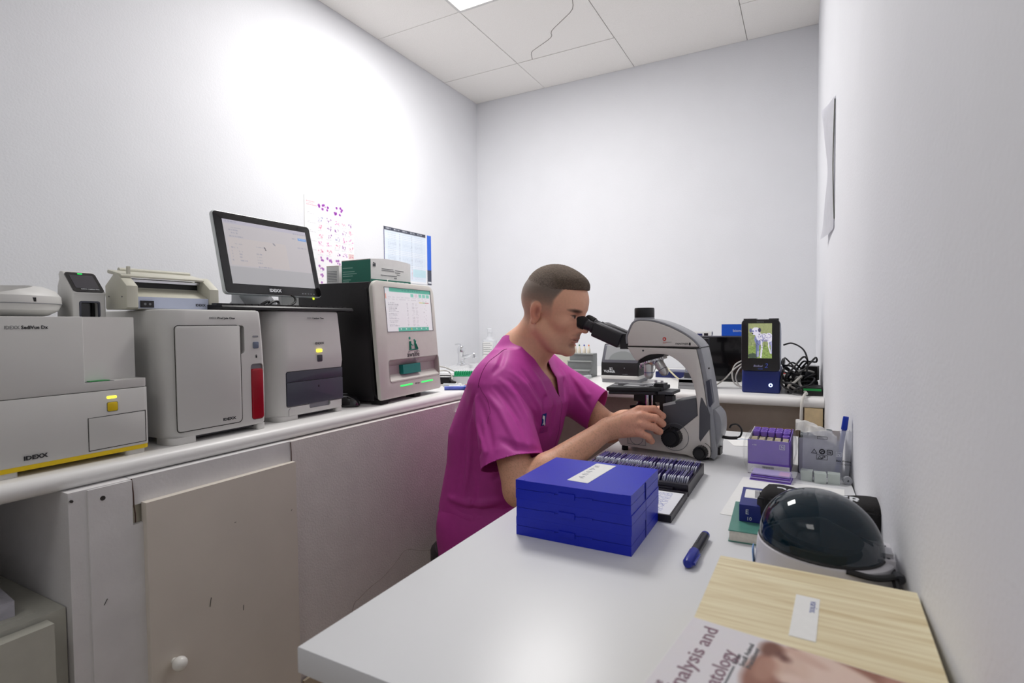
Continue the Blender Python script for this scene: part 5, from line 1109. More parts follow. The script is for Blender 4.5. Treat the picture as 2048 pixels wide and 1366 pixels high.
def objective(p, ax, L_, band, rr_=.0135):
    o_ = finish(lathe(p, ax, [(.0125, 0), (rr_, .002), (rr_, L_*.72), (rr_*.93, L_*.80), (rr_*.80, L_*.90), (rr_*.42, L_), (.002, L_)], 28), 'objective', OBJM, t)
    bb = finish(lathe(Vector(p)+Vector(ax).normalized()*L_*.55, ax, [(rr_+.0003, 0), (rr_+.0003, .0016)], 28, False), 'colour_band', mat('band_'+str(band[2]), band, .4, noise=.03), o_)
    return o_
objective((.070, .034, .256), (.02, -.02, -1), .044, (70, 82, 150)); objective((.099, .034, .264), (.62, -.08, -1), .045, (50, 60, 90)); objective((.082, .072, .262), (.15, .75, -1), .030, (180, 170, 60), .010); objective((.050, .066, .264), (-.55, .45, -1), .034, (200, 120, 150), .011)
# stage
def stz(bm): return bm
finish(prism([(-.036, -.030), (-.026, -.036), (.100, .004), (.112, .018), (.108, .12), (-.052, .13), (-.058, .10)], .178, .190, 'z', .003), 'stage_plate', BLACK, t)
finish(prism([(-.030, -.028), (.096, .008), (.104, .02), (.100, .11), (-.045, .12)], .168, .179, 'z', .003), 'stage_lower', BT, t)
finish(prism([(-.040, .020), (-.004, .016), (-.004, .030), (-.038, .036)], .1902, .1908, 'z'), 'stage_slot', GLOSS, t)
finish(box(.0, .078, .012, .040, .1905, .1917, .0003), 'slide', mat('slide_glass', (236, 238, 240), .5, noise=.03), t)
finish(box(.046, .060, .020, .034, .1917, .1922), 'cover_glass', DARKG, t)
finish(box(-.028, .078, .042, .050, .190, .196, .001), 'slide_holder', STEEL, t); finish(tube([(.082, .046, .194), (.084, .030, .194), (.080, .018, .1935), (.072, .010, .1935)], .0022, 8, flat=.6), 'slide_clip', STEEL, t)
finish(box(.084, .112, .040, .080, .178, .199, .003), 'holder_block', BT, t); finish(box(.105, .145, .010, .095, .172, .180, .002), 'stage_rail', DARKG, t)
for x, z in ((.085, .207), (.103, .207)): finish(cone((x, .055, .200), (x, .055, z), .004, n=14), 'rail_screw', STEEL, t)
finish(box(.028, .128, .025, .092, .146, .172, .003), 'condenser_carrier', BLACK, t); finish(box(.108, .1235, .015, .09, .069, .172, .002), 'focus_rack', BLACK, t); finish(box(.126, .146, .012, .045, .140, .168, .003), 'stage_bracket', BT, t)
finish(lathe((.055, .060, .172), (0, 0, -1), [(.030, 0), (.030, .012), (.026, .014), (.026, .034), (.030, .036), (.030, .046), (.018, .050)], 30), 'condenser', BLACK, t)
finish(cone((.020, .02, .128), (.036, .04, .128), .005, n=16), 'condenser_screw', BLACK, t)
for x, r_ in ((.071, .0052), (.086, .0030)): finish(cone((x, .018, .170), (x, .018, .085), r_, n=18), 'stage_drive_rod', CHROME, t)
knob_ = finish(lathe((.071, .018, .125), (0, 0, -1), [(.010, 0), (.012, .002), (.012, .014), (.009, .016), (.009, .020), (.013, .022), (.013, .036), (.011, .038)], 22), 'stage_drive_knob', BLACK, t)
finish(lathe((.055, .055, .069), (0, 0, 1), [(.030, 0), (.030, .008), (.026, .014), (.018, .016)], 30), 'light_outlet', BLACK, t)
# cord hook on the back
finish(tube([(.264, .05, .060), (.29, .05, .058), (.312, .05, .060)], .0045, 8, flat=1), 'cord_hook', BLACK, t)
finish(tube([(.308, .05, .060), (.320, .05, .066), (.323, .05, .084), (.312, .05, .097), (.298, .05, .095), (.292, .05, .086)], .0025, 8), 'cord_hook', BLACK, t)
finish(box(.262, .268, .038, .062, .040, .078, .002), 'hook_mount', BLACK, t)
# ------------------------------------------------------------------ the man: a signed-distance body turned into one continuous surface
class Field:
    def __init__(s, lo, hi, h):
        s.h = h; s.lo = np.array(lo, np.float32); n = np.ceil((np.array(hi)-lo)/h).astype(int)+1; s.n = n
        s.F = np.full(n, .05, np.float32); s.ax = [s.lo[k]+h*np.arange(n[k], dtype=np.float32) for k in range(3)]
    def block(s, lo, hi):
        sl = []
        for k in range(3):
            a = max(0, int((lo[k]-s.lo[k])/s.h)); b = min(s.n[k], int((hi[k]-s.lo[k])/s.h)+2); sl.append(slice(a, max(a+1, b)))
        g = np.meshgrid(*[s.ax[k][sl[k]] for k in range(3)], indexing='ij'); return tuple(sl), np.stack(g, -1)
    def op(s, lo, hi, fn, k=.01, sub=False):
        pad = .03+k; sl, P = s.block(np.array(lo)-pad, np.array(hi)+pad); d = fn(P).astype(np.float32); A = s.F[sl]
        if sub:
            h = np.clip(.5-.5*(A+d)/k, 0, 1); s.F[sl] = A*(1-h)-d*h+k*h*(1-h)
        else:
            h = np.clip(.5+.5*(d-A)/k, 0, 1); s.F[sl] = d*(1-h)+A*h-k*h*(1-h)
    def cone(s, a, b, ra, rb, k=.01, sub=False, flat=None):
        a = np.array(a, np.float32); b = np.array(b, np.float32); R_ = max(ra, rb)
        def fn(P):
            d = b-a; L = float(d@d)+1e-9; q = P-a; t_ = np.clip((q@d)/L, 0, 1)
            v = q-t_[..., None]*d
            if flat is not None:
                fd = np.array(flat[0], np.float32); fd = fd/np.linalg.norm(fd); c = v@fd; v = v+fd*(c*(1/flat[1]-1))[..., None]
            r_ = ra+(rb-ra)*t_; return np.sqrt((v*v).sum(-1))-r_
        s.op(np.minimum(a, b)-R_, np.maximum(a, b)+R_, fn, k, sub)
    def ell(s, c, r, k=.01, M=None, sub=False):
        c = np.array(c, np.float32); r = np.array(r, np.float32); R_ = float(r.max())
        def fn(P):
            q = P-c
            if M is not None: q = q@M
            q = q/r; L = np.sqrt((q*q).sum(-1)); g = np.sqrt(((q/r)**2).sum(-1))+1e-6; return L*(L-1)/g
        s.op(c-R_, c+R_, fn, k, sub)
    def mesh(s):
        F = s.F; n = F.shape; neg = F < 0
        cell = np.zeros((n[0]-1, n[1]-1, n[2]-1), np.uint8)
        for i in (0, 1):
            for j in (0, 1):
                for k in (0, 1): cell += neg[i:n[0]-1+i, j:n[1]-1+j, k:n[2]-1+k]
        act = (cell > 0) & (cell < 8); idx = np.argwhere(act); num = np.full(act.shape, -1, np.int32); num[act] = np.arange(len(idx))
        acc = np.zeros((len(idx), 3), np.float32); cnt = np.zeros(len(idx), np.float32)
        cor = [(i, j, k) for i in (0, 1) for j in (0, 1) for k in (0, 1)]
        for c0 in cor:
            for a in range(3):
                if c0[a]: continue
                c1 = list(c0); c1[a] = 1
                v0 = F[idx[:, 0]+c0[0], idx[:, 1]+c0[1], idx[:, 2]+c0[2]]; v1 = F[idx[:, 0]+c1[0], idx[:, 1]+c1[1], idx[:, 2]+c1[2]]
                m = (v0 < 0) != (v1 < 0); t_ = v0[m]/(v0[m]-v1[m]); p = np.tile(np.array(c0, np.float32), (m.sum(), 1)); p[:, a] += t_; acc[m] += p; cnt[m] += 1
        V = s.lo+(idx+acc/cnt[:, None])*s.h; faces = []
        for a in range(3):
            b, c = (a+1) % 3, (a+2) % 3
            s0 = [slice(None)]*3; s1 = [slice(None)]*3; s0[a] = slice(0, -1); s1[a] = slice(1, None)
            ch = neg[tuple(s0)] != neg[tuple(s1)]; e = np.argwhere(ch); ok = (e[:, b] > 0) & (e[:, c] > 0) & (e[:, b] < n[b]-1) & (e[:, c] < n[c]-1); e = e[ok]
            def at(db, dc): q = e.copy(); q[:, b] -= db; q[:, c] -= dc; return num[q[:, 0], q[:, 1], q[:, 2]]
            Q = np.stack([at(1, 1), at(0, 1), at(0, 0), at(1, 0)], 1); fl = ~neg[e[:, 0], e[:, 1], e[:, 2]]; Q[fl] = Q[fl][:, ::-1]; faces.append(Q)
        return V, np.concatenate(faces)
def mesh_from(V, Q, name):
    me = bpy.data.meshes.new(name); me.vertices.add(len(V)); me.vertices.foreach_set('co', V.astype(np.float32).ravel())
    me.loops.add(len(Q)*4); me.loops.foreach_set('vertex_index', Q.ravel().astype(np.int32)); me.polygons.add(len(Q))
    me.polygons.foreach_set('loop_start', np.arange(0, len(Q)*4, 4, dtype=np.int32)); me.polygons.foreach_set('use_smooth', np.ones(len(Q), bool)); me.update(calc_edges=True); me.validate(); return me
def relax(V, Q, it=2, lam=.5, keep=None):
    for _ in range(it):
        S = np.zeros_like(V); Cn = np.zeros(len(V), np.float32)
        for a, b in ((0, 1), (1, 2), (2, 3), (3, 0)):
            np.add.at(S, Q[:, a], V[Q[:, b]]); np.add.at(Cn, Q[:, a], 1); np.add.at(S, Q[:, b], V[Q[:, a]]); np.add.at(Cn, Q[:, b], 1)
        W = V+(S/np.maximum(Cn, 1)[:, None]-V)*lam
        if keep is not None: W[keep] = V[keep]
        V = W
    return V
def lerp_tab(z, tab):
    zs = [r[0] for r in tab]; return [np.interp(z, zs, [r[i] for r in tab]) for i in range(1, len(tab[0]))]
# --- pose (metres, world)
HC = np.array([-.710, 1.605, 1.202]); HYAW, HPITCH, HS = R(-3), R(13), 1.11
cy_, sy_, cp_, sp_ = math.cos(HYAW), math.sin(HYAW), math.cos(HPITCH), math.sin(HPITCH)
HF = np.array([cy_*cp_, sy_*cp_, -sp_]); HL = np.array([-sy_, cy_, 0]); HU = np.cross(HF, HL)
HM = np.stack([HF, HL, HU], 1)                     # columns: forward, left, up
def hw(x, y, z): return HC+HM@(np.array([x, y, z])*HS)
# torso sections: z, cx, cy, half depth, half width
TOR = [(.44, -.950, 1.585, .162, .20), (.56, -.938, 1.585, .163, .192), (.70, -.908, 1.59, .169, .182), (.80, -.888, 1.595, .182, .192), (.90, -.855, 1.60, .166, .205), (.98, -.845, 1.60, .130, .205), (1.04, -.848, 1.605, .082, .165), (1.09, -.846, 1.61, .045, .10), (1.12, -.846, 1.61, .03, .06)]
def torso(shrink, k_=1):
    def fn(P):
        cx, cy, a, b = lerp_tab(P[..., 2], TOR); a = a-shrink; b = b-shrink
        u = (P[..., 0]-cx)/a; v = (P[..., 1]-cy)/b; L = (np.abs(u)**2.3+np.abs(v)**2.3)**(1/2.3); return np.maximum((L-1)*np.minimum(a, b)*.9, P[..., 2]-(1.075-shrink))
    return fn
SN = np.array([-.830, 1.442, .962]); EN = np.array([-.684, 1.305, .705]); WN = np.array([-.492, 1.472, .860])
SF = np.array([-.835, 1.775, .985]); EF = np.array([-.600, 1.815, .790]); WF = np.array([-.40, 1.75, .865])
B = Field((-1.10, 1.20, .62), (-.30, 1.93, 1.37), .003)
B.op((-1.06, 1.38, .64), (-.68, 1.83, 1.12), torso(.014), .02)
for S_, E_, W_ in ((SN, EN, WN), (SF, EF, WF)):
    B.cone(S_, E_, .056, .046, .03)
    m = E_+(W_-E_)*.3; B.cone(E_, m, .043, .047, .02); B.cone(m, W_, .047, .0285, .015)
# neck and traps
nb_ = np.array([-.850, 1.605, 1.03]); nt_ = hw(-.030, 0, -.045)
B.cone(nb_, nt_, .068, .062, .03)
B.cone(nb_+[.035, 0, -.01], hw(.0, 0, -.085), .045, .045, .03)
for y in (1.50, 1.71): B.cone((-.845, 1.605, 1.07), (-.842, y, .99), .045, .038, .05)
# head
def he(x, y, z, rx, ry, rz, k=.01, sub=False, tilt=0):
    M = HM
    if tilt: c_, s_ = math.cos(R(tilt)), math.sin(R(tilt)); M = HM @ np.array([[c_, 0, s_], [0, 1, 0], [-s_, 0, c_]])
    B.ell(hw(x, y, z), np.array([rx, ry, rz])*HS, k, M.astype(np.float32), sub)
def hc(p, q, ra, rb, k=.008, sub=False): B.cone(hw(*p), hw(*q), ra*HS, rb*HS, k, sub)
he(-.014, 0, .030, .0965, .0765, .086, .02)
he(.030, 0, .030, .062, .064, .062, .03)
he(.038, 0, -.030, .050, .056, .075, .025)
he(.030, 0, -.075, .046, .050, .040, .02, tilt=12)
hc((.068, -.010, -.1065), (.068, .010, -.1065), .0155, .0155, .02)
for s_ in (-1, 1):
    hc((-.008, .052*s_, -.055), (.045, .034*s_, -.1), .020, .017, .025)
    he(.050, .044*s_, -.028, .022, .018, .018, .02)
    hc((.077, .012*s_, .018), (.067, .042*s_, .015), .0118, .0095, .012)
    he(.090, .031*s_, -.003, .015, .015, .011, .010, sub=True)
    he(.0665, .0315*s_, -.005, .0135, .0135, .0125, .003)
    hc((.074, .019*s_, .0030), (.066, .043*s_, -.0005), .0048, .0042, .004)
    hc((.0735, .020*s_, -.0125), (.066, .043*s_, -.011), .0035, .003, .005)
    he(.0885, .0125*s_, -.041, .010, .0070, .0072, .006)
    hc((.0845, .006*s_, -.047), (.089, .0075*s_, -.047), .0022, .0022, .002, sub=True)
hc((.079, 0, .018), (.102, 0, -.031), .0075, .0088, .010)
he(.1045, 0, -.0375, .0115, .0100, .0095, .006)
hc((.078, -.010, -.054), (.078, .010, -.054), .010, .010, .012)
hc((.084, -.009, -.0655), (.0845, .009, -.0655), .0050, .0050, .005); hc((.078, -.022, -.068), (.0845, -.008, -.0655), .0030, .0048, .005); hc((.078, .022, -.068), (.0845, .008, -.0655), .0030, .0048, .005)
hc((.0815, -.010, -.0755), (.0815, .010, -.0755), .0058, .0058, .006)
hc((.0895, -.013, -.0702), (.0895, .013, -.0702), .0010, .0010, .003, sub=True); hc((.083, .013, -.0705), (.077, .025, -.0715), .0014, .0012, .003, sub=True); hc((.083, -.013, -.0705), (.077, -.025, -.0715), .0014, .0012, .003, sub=True)
he(.078, 0, -.088, .010, .018, .006, .010, sub=True)
# ears
for s_ in (-1, 1):
    yy = .0735*s_
    he(-.022, yy, -.012, .0165, .0070, .0295, .006, tilt=-14)
    he(-.022, yy+.003*s_, -.040, .0085, .0050, .0085, .006)
    he(-.0165, yy+.0085*s_, -.008, .0105, .0058, .0185, .004, sub=True, tilt=-14)
    hc((-.018, yy+.004*s_, .008), (-.024, yy+.004*s_, -.008), .0028, .0026, .004)
    he(-.0085, yy+.002*s_, -.018, .0035, .005, .0055, .004)
# --- near hand, fingers curled round the stage-drive knob
def chain(P_, r_, k=.004):
    for a, b, ra, rb in zip(P_[:-1], P_[1:], r_[:-1], r_[1:]): B.cone(a, b, ra, rb, k)
MC = [np.array(p) for p in ((-.408, 1.498, .915), (-.398, 1.484, .900), (-.396, 1.474, .879), (-.402, 1.468, .857))]    # knuckles index..little
for i, m_ in enumerate(MC):
    B.cone(WN+np.array([.012, .0, .010-.006*i]), m_, .0205, (.0125, .0130, .0125, .0115)[i], .010)
B.cone(WN, (MC[0]+MC[3])/2-np.array([.015, -.004, 0]), .026, .020, .015)
chain([MC[0], (-.372, 1.514, .917), (-.352, 1.534, .896), (-.366, 1.552, .886)], [.0125, .0105, .0092, .0078])
chain([MC[1], (-.364, 1.498, .895), (-.350, 1.524, .876), (-.366, 1.546, .868)], [.0130, .0108, .0095, .0082])
chain([MC[2], (-.366, 1.488, .871), (-.355, 1.512, .856), (-.371, 1.534, .850)], [.0125, .0104, .0092, .0080])
chain([MC[3], (-.378, 1.480, .845), (-.374, 1.498, .830), (-.388, 1.514, .828)], [.0115, .0094, .0084, .0074])
chain([WN+[.012, .012, .0], (-.440, 1.530, .868), (-.405, 1.560, .876), (-.378, 1.572, .882)], [.021, .0160, .0115, .0088], .008)
# --- far hand on the other side of the stage
MF = [np.array(p) for p in ((-.330, 1.715, .885), (-.325, 1.722, .868), (-.328, 1.728, .851), (-.336, 1.733, .836))]
for i, m_ in enumerate(MF): B.cone(WF+np.array([.01, 0, .008-.005*i]), m_, .020, (.0122, .0125, .012, .011)[i], .010)
for i, m_ in enumerate(MF):
    a = m_+np.array([.035, -.018, .002-.003*i]); b = a+np.array([.006, -.026, -.012]); c = b+np.array([-.016, -.014, -.008]); c[0] = min(c[0], -.305); chain([m_, np.minimum(a, [-.309, 9, 9]), np.minimum(b, [-.309, 9, 9]), c], [.0118, .0100, .0090, .0078])
chain([WF+[.01, -.01, 0], (-.355, 1.700, .858), (-.335, 1.672, .872), (-.325, 1.660, .884)], [.020, .015, .0112, .0088], .008)
V, Q = B.mesh(); V = relax(V, Q, 2, .45)
man = thing('person', 'short-haired man in a magenta scrub top, seated and looking into the microscope', 'person', (-.95, 1.585, 0))
# colour by anatomy (local head coordinates)
q = (V-HC)@HM/HS; hx, hy, hz = q[:, 0], q[:, 1], q[:, 2]
SK = np.array([230, 174, 144.]); col = np.tile(SK, (len(V), 1)); rgp = np.random.default_rng(2)
def paint(w_, c): 
    global col
    w_ = np.clip(w_, 0, 1)[:, None]; col = col*(1-w_)+np.array(c, float)*w_
def blob(cx, cy, cz, rx, ry, rz, soft=.5): 
    d = np.sqrt(((hx-cx)/rx)**2+((hy-cy)/ry)**2+((hz-cz)/rz)**2); return np.clip((1-d)/soft, 0, 1)
isH = (hz > -.14) & (V[:, 2] > 1.06)
def nzv(f, s=0): return (np.sin(V[:, 0]*f+s)*np.sin(V[:, 1]*f*1.1+2*s)*np.sin(V[:, 2]*f*.93+3*s))
paint(.35*(nzv(60, 1)+.3)*.5, (206, 148, 122)); paint(isH*blob(.06, 0, -.02, .06, .075, .07, .8)*.40, (222, 150, 132))
paint(isH*blob(.04, 0, -.085, .075, .075, .045, .7)*.36, (160, 130, 118)); paint(isH*blob(.086, 0, -.056, .02, .03, .008, .8)*.35, (140, 106, 94))
paint((V[:, 2] > .9)*(hz < -.09)*(V[:, 0] < -.6)*.25, (214, 172, 142))
for s_ in (-1, 1): paint(blob(-.02, .078*s_, -.015, .026, .012, .036, .5)*.55, (214, 128, 106)); paint(blob(-.014, .0765*s_, -.010, .010, .009, .018, .6)*.55, (150, 84, 70))
paint(blob(.084, 0, -.0655, .012, .024, .0058, .4)*.55*isH, (170, 100, 92)); paint(blob(.083, 0, -.0762, .012, .020, .0068, .4)*.7*isH, (186, 104, 98)); paint(blob(.087, 0, -.0702, .014, .025, .0022, .5)*.8*isH, (96, 50, 46))
for s_ in (-1, 1):
    paint(blob(.074, .031*s_, .0125, .026, .031, .0072, .6)*.95*isH, (62, 47, 40)); paint(blob(.078, .0315*s_, -.0055, .012, .0125, .0036, .4)*isH*.75, (178, 156, 146)); paint(blob(.0785, .028*s_, -.0055, .008, .0060, .0046, .3)*isH, (52, 42, 36)); paint(blob(.076, .0320*s_, -.0015, .014, .0165, .0026, .5)*.95*isH, (48, 34, 30)); paint(blob(.072, .032*s_, -.012, .015, .018, .010, .8)*.30*isH, (150, 100, 90)); paint(blob(.080, .020*s_, .006, .016, .016, .012, .8)*.3*isH, (130, 86, 76))
# clipped sides of the hair: a painted stubble zone fading to skin at ear level
edge = .030+.020*np.clip((hx-.035)/.03, -1, 1)+.0*hx
hair = np.clip((hz-(-.022+.0*hx))/.045, 0, 1)
front = np.where(np.abs(hy) > .045, .052, .066)+.012*np.clip((hz-.06)/.03, 0, 1)
temple = np.clip((.030-hx+.30*np.clip(hz-.030, 0, 1)*1.6)/.008, 0, 1)
nape = np.clip((hz+.065)/.045, 0, 1)*(hx < -.045)
w_ = isH*np.maximum(hair*temple*np.where(hx < -.045, 1, 1), nape*.9)*np.clip(1-np.maximum(blob(-.020, .079, -.012, .024, .010, .034, .2), blob(-.020, -.079, -.012, .024, .010, .034, .2))*3, 0, 1)
spk = .82+.18*rgp.random(len(V))
paint(w_*(.42+.34*np.clip(hz/.06, 0, 1))*spk, (112, 98, 90)); paint(w_*np.clip((hz-.010)/.045, 0, 1)*.92, (108, 94, 84))
# forearm hair and tattoo
armz = (V[:, 2] < .95) & (V[:, 0] > -.74)
paint(armz*(rgp.random(len(V)) > .8)*.16, (130, 92, 72)); paint(armz*(V[:, 0] > -.45)*.22, (224, 140, 124))
for m_ in MC: paint(np.clip(1-np.linalg.norm(V-m_, axis=1)/.016, 0, 1)*.30, (214, 120, 104))
tp = EF+(WF-EF)*.22; tax = (WF-EF)/np.linalg.norm(WF-EF); tu = (V-tp)@tax; tv = V[:, 2]-tp[2]
onf = (np.linalg.norm(V-tp, axis=1) < .08) & (V[:, 1] < tp[1]+.01) & (V[:, 0] > -.70)
pat = (np.abs(tu) < .022) & (tv > -.034) & (tv < .030-.9*np.abs(tu)) & (np.abs(np.sin(tu*420+5*np.sin(tv*160))) > .45)
paint(onf*pat*.75, (78, 72, 74))
body_m = mat('skin', (206, 156, 130), .48, attr=True, noise=.05, nscale=120, bump=.25, bscale=900, sub=.12)
lc = col/255; lc = np.where(lc <= .04045, lc/12.92, ((lc+.055)/1.055)**2.4)
me = mesh_from(V-np.array([-.95, 1.585, 0]), Q, 'body'); a_ = me.color_attributes.new('col', 'FLOAT_COLOR', 'POINT'); c4 = np.ones((len(V), 4), np.float32); c4[:, :3] = lc; a_.data.foreach_set('color', c4.ravel())
body = link_mesh('body', me, body_m, man)
# --- hair on top
Bh = Field(HC-.16, HC+.17, .0028); B2 = B; B = Bh
he(-.006, 0, .050, .0965, .0725, .0800, .01); he(.036, 0, .083, .050, .050, .028, .02)
q3 = Bh.block(HC-1, HC+1)[1]; g = (q3-HC.astype(np.float32))@HM.astype(np.float32)/HS
gx, gy, gz = g[..., 0], g[..., 1], g[..., 2]
cutp = np.maximum.reduce([(.052+.24*np.clip(gx, 0, 1))-gz, gx-(.090-.14*np.abs(gy))])*HS
Bh.F = np.maximum(Bh.F, cutp.astype(np.float32))+(.0010*np.sin(gx*900+3*np.sin(gy*300))*np.sin(gy*700)*(gz > .03)).astype(np.float32)
Vh, Qh = Bh.mesh(); Vh = relax(Vh, Qh, 1, .4)
me = mesh_from(Vh-np.array([-.95, 1.585, 0]), Qh, 'hair')
a_ = me.color_attributes.new('col', 'FLOAT_COLOR', 'POINT'); qh = (Vh-HC)@HM/HS; cl = .052+.24*np.clip(qh[:, 0], 0, 1)
hb = np.clip(np.clip((qh[:, 2]-.060)/.045, 0, 1)+np.clip(qh[:, 0]/.04, 0, 1), 0, 1)[:, None]; hc_ = (np.array([132, 118, 108.])*(1-hb)+np.array([100, 85, 72.])*hb)*(.86+.2*RNG.random((len(Vh), 1)))
hc_ = hc_/255; c4 = np.ones((len(Vh), 4), np.float32); c4[:, :3] = ((hc_+.055)/1.055)**2.4; a_.data.foreach_set('color', c4.ravel())
link_mesh('hair', me, mat('cropped_hair', (104, 88, 76), .85, attr=True, noise=.35, nscale=260, bump=1, bscale=700), man); B = B2
# --- scrub top
T = Field((-1.20, 1.22, .50), (-.55, 1.98, 1.16), .0036)
T.op((-1.14, 1.36, .46), (-.66, 1.84, 1.14), torso(0), .02)
T.cone((-.845, 1.605, 1.015), (-.840, 1.47, .968), .068, .066, .05); T.cone((-.845, 1.605, 1.02), (-.840, 1.745, .985), .068, .068, .05)
T.cone((-.845, 1.605, 1.01), (-.838, 1.605, 1.075), .078, .069, .03)
HN = np.array([-.728, 1.338, .768]); HFm = np.array([-.642, 1.812, .845])
NN = np.array([.42, -.30, -.86]); NN /= np.linalg.norm(NN); NFm = np.array([.92, .05, -.38]); NFm /= np.linalg.norm(NFm)
T.cone(SN+[-.005, .01, -.005], HN+NN*.04, .080, .093, .035, flat=((.5, -.8, .3), .86)); T.cone(SF+[0, -.01, -.005], HFm+NFm*.04, .072, .076, .035)
TQ, TP = None, T.block(np.array([-9, -9, -9.]), np.array([9, 9, 9.]))[1]
def fold(pts, w_, amp):
    """a ridge (amp<0 pushes the surface out) along a poly-line"""
    global T
    pts = [np.array(p, np.float32) for p in pts]; lo = np.min(pts, 0)-3*w_; hi = np.max(pts, 0)+3*w_; sl, P = T.block(lo, hi); best = None
    for i, (a, b) in enumerate(zip(pts[:-1], pts[1:])):
        d = b-a; t_ = np.clip(((P-a)@d)/(d@d), 0, 1); dist = np.sqrt((((P-a)-t_[..., None]*d)**2).sum(-1)); g_ = (i+t_)/(len(pts)-1); val = np.exp(-(dist/w_)**2)*np.sin(PI*np.clip(g_*.9+.05, 0, 1)); best = val if best is None else np.maximum(best, val)
    T.F[sl] += (amp*2.2*best).astype(np.float32)
FOLDS = '''
0.009 -0.006 -0.774 1.43 1.012 -0.739 1.447 0.975 -0.714 1.48 0.912 -0.709 1.514 0.845
0.007 0.006 -0.772 1.408 0.992 -0.74 1.422 0.955 -0.716 1.44 0.91 -0.718 1.489 0.849
0.008 -0.006 -0.794 1.392 0.993 -0.748 1.399 0.95 -0.71 1.388 0.896 -0.676 1.37 0.844
0.007 0.006 -0.801 1.375 0.972 -0.763 1.371 0.938 -0.714 1.358 0.886 -0.674 1.335 0.83
0.009 -0.006 -0.819 1.361 0.951 -0.768 1.345 0.912 -0.723 1.321 0.863 -0.682 1.302 0.815
0.01 0.005 -0.843 1.358 0.935 -0.793 1.316 0.872 -0.755 1.278 0.813
0.009 -0.005 -0.867 1.37 0.947 -0.838 1.335 0.865 -0.781 1.281 0.802 -0.807 1.346 0.735
0.012 0.006 -0.74 1.295 0.839 -0.695 1.298 0.822 -0.663 1.325 0.812 -0.653 1.359 0.806
0.009 -0.005 -0.739 1.278 0.814 -0.766 1.429 0.757 -0.708 1.43 0.768
0.008 0.006 -0.758 1.414 0.739 -0.818 1.427 0.698 -0.838 1.417 0.683
0.007 0.005 -0.761 1.473 1.017 -0.726 1.487 0.963 -0.703 1.509 0.908
0.007 -0.004 -0.755 1.514 1.022 -0.716 1.52 0.96 -0.701 1.534 0.921
0.008 0.006 -0.711 1.5 0.863 -0.706 1.515 0.923 -0.706 1.534 0.936
0.009 0.006 -0.696 1.562 0.917 -0.696 1.554 0.871 -0.707 1.554 0.807
0.009 -0.005 -0.696 1.6 0.92 -0.695 1.598 0.864 -0.706 1.599 0.799
0.007 0.005 -0.721 1.701 0.966 -0.693 1.643 0.907
0.008 -0.005 -0.739 1.719 0.998 -0.702 1.707 0.915 -0.714 1.735 0.842
0.008 0.005 -0.716 1.742 0.979 -0.674 1.728 0.914 -0.639 1.73 0.865
0.009 -0.005 -0.701 1.751 0.97 -0.651 1.739 0.914 -0.664 1.876 0.851
0.01 0.006 -0.928 1.406 0.846 -0.939 1.407 0.767 -0.953 1.406 0.687 -0.975 1.4 0.622
0.01 -0.006 -0.896 1.393 0.881 -0.909 1.404 0.786 -0.92 1.404 0.691 -0.934 1.396 0.613
0.012 0.007 -0.982 1.397 0.59 -0.924 1.393 0.582 -0.867 1.404 0.584 -0.822 1.432 0.591
0.012 -0.007 -0.996 1.403 0.61 -0.925 1.395 0.606 -0.867 1.405 0.608 -0.814 1.436 0.619
0.009 0.005 -0.893 1.404 0.679 -0.899 1.398 0.618 -0.893 1.396 0.558
0.012 -0.006
0.009 0.005
0.008 0.004 -0.812 1.321 0.87 -0.802 1.295 0.805 -0.877 1.407 0.696
0.009 0.005 -0.83 1.489 1.076 -0.809 1.42 1.035 -0.819 1.391 1.007
0.01 0.005 -0.858 1.37 0.962 -0.902 1.395 0.896 -0.928 1.405 0.831
'''
for row in FOLDS.strip().splitlines():
    v = [float(x) for x in row.split()]
    if len(v) < 8: continue
    fold([v[2+3*i:5+3*i] for i in range((len(v)-2)//3)], v[0]*.85, v[1])
V, Q = T.mesh(); V = relax(V, Q, 2, .45)
def g_neck(P): # negative inside the opening
    x, y, z = P[:, 0], P[:, 1]-1.605, P[:, 2]
    zv = .915+np.clip((-.69-x)/.21, 0, 1)*.16
    return np.abs(y)*1.62+.0-(z-zv)
def g_hemN(P): d = (HN-P)@NN; r_ = np.linalg.norm((P-HN)-((P-HN)@NN)[:, None]*NN, axis=1); return np.where((r_ < .125) & (d > -.20) & (P[:, 1] < 1.435), d, 1)
def g_hemF(P): d = (HFm-P)@NFm; r_ = np.linalg.norm((P-HFm)-((P-HFm)@NFm)[:, None]*NFm, axis=1); return np.where((r_ < .11) & (P[:, 0] > -.74), d, 1)
ZH = .545
def g_hem(P): return P[:, 2]-(ZH+.012*np.sin(P[:, 1]*14))
for g_ in (g_neck, g_hemN, g_hemF, g_hem):
    val = g_(V); kf = (val[Q] > 0).any(1); Q = Q[kf]
    used = np.zeros(len(V), bool); used[Q.ravel()] = True; mp_ = np.cumsum(used)-1; V = V[used]; Q = mp_[Q]; val = val[used]
    bad = val < 0; eps = 1e-3; G = np.stack([(g_(V+np.eye(3)[k]*eps)-g_(V-np.eye(3)[k]*eps))/(2*eps) for k in range(3)], 1); n2 = (G**2).sum(1)
    ok = bad & (n2 > .05) & (n2 < 10); V[ok] -= G[ok]*(val[ok]/n2[ok])[:, None]
me = mesh_from((V-np.array([-.95, 1.585, 0])).astype(np.float32), Q, 'scrub_top')
SHIRT = mat('magenta_cotton', (188, 58, 156), .56, noise=.06, nscale=60, bump=.25, bscale=1500)
top = link_mesh('scrub_top', me, SHIRT, man)
sol = top.modifiers.new('thickness', 'SOLIDIFY'); sol.thickness = .0022; sol.offset = -1
print('SHIRT', len(V), 'BODY', len(body.data.vertices))
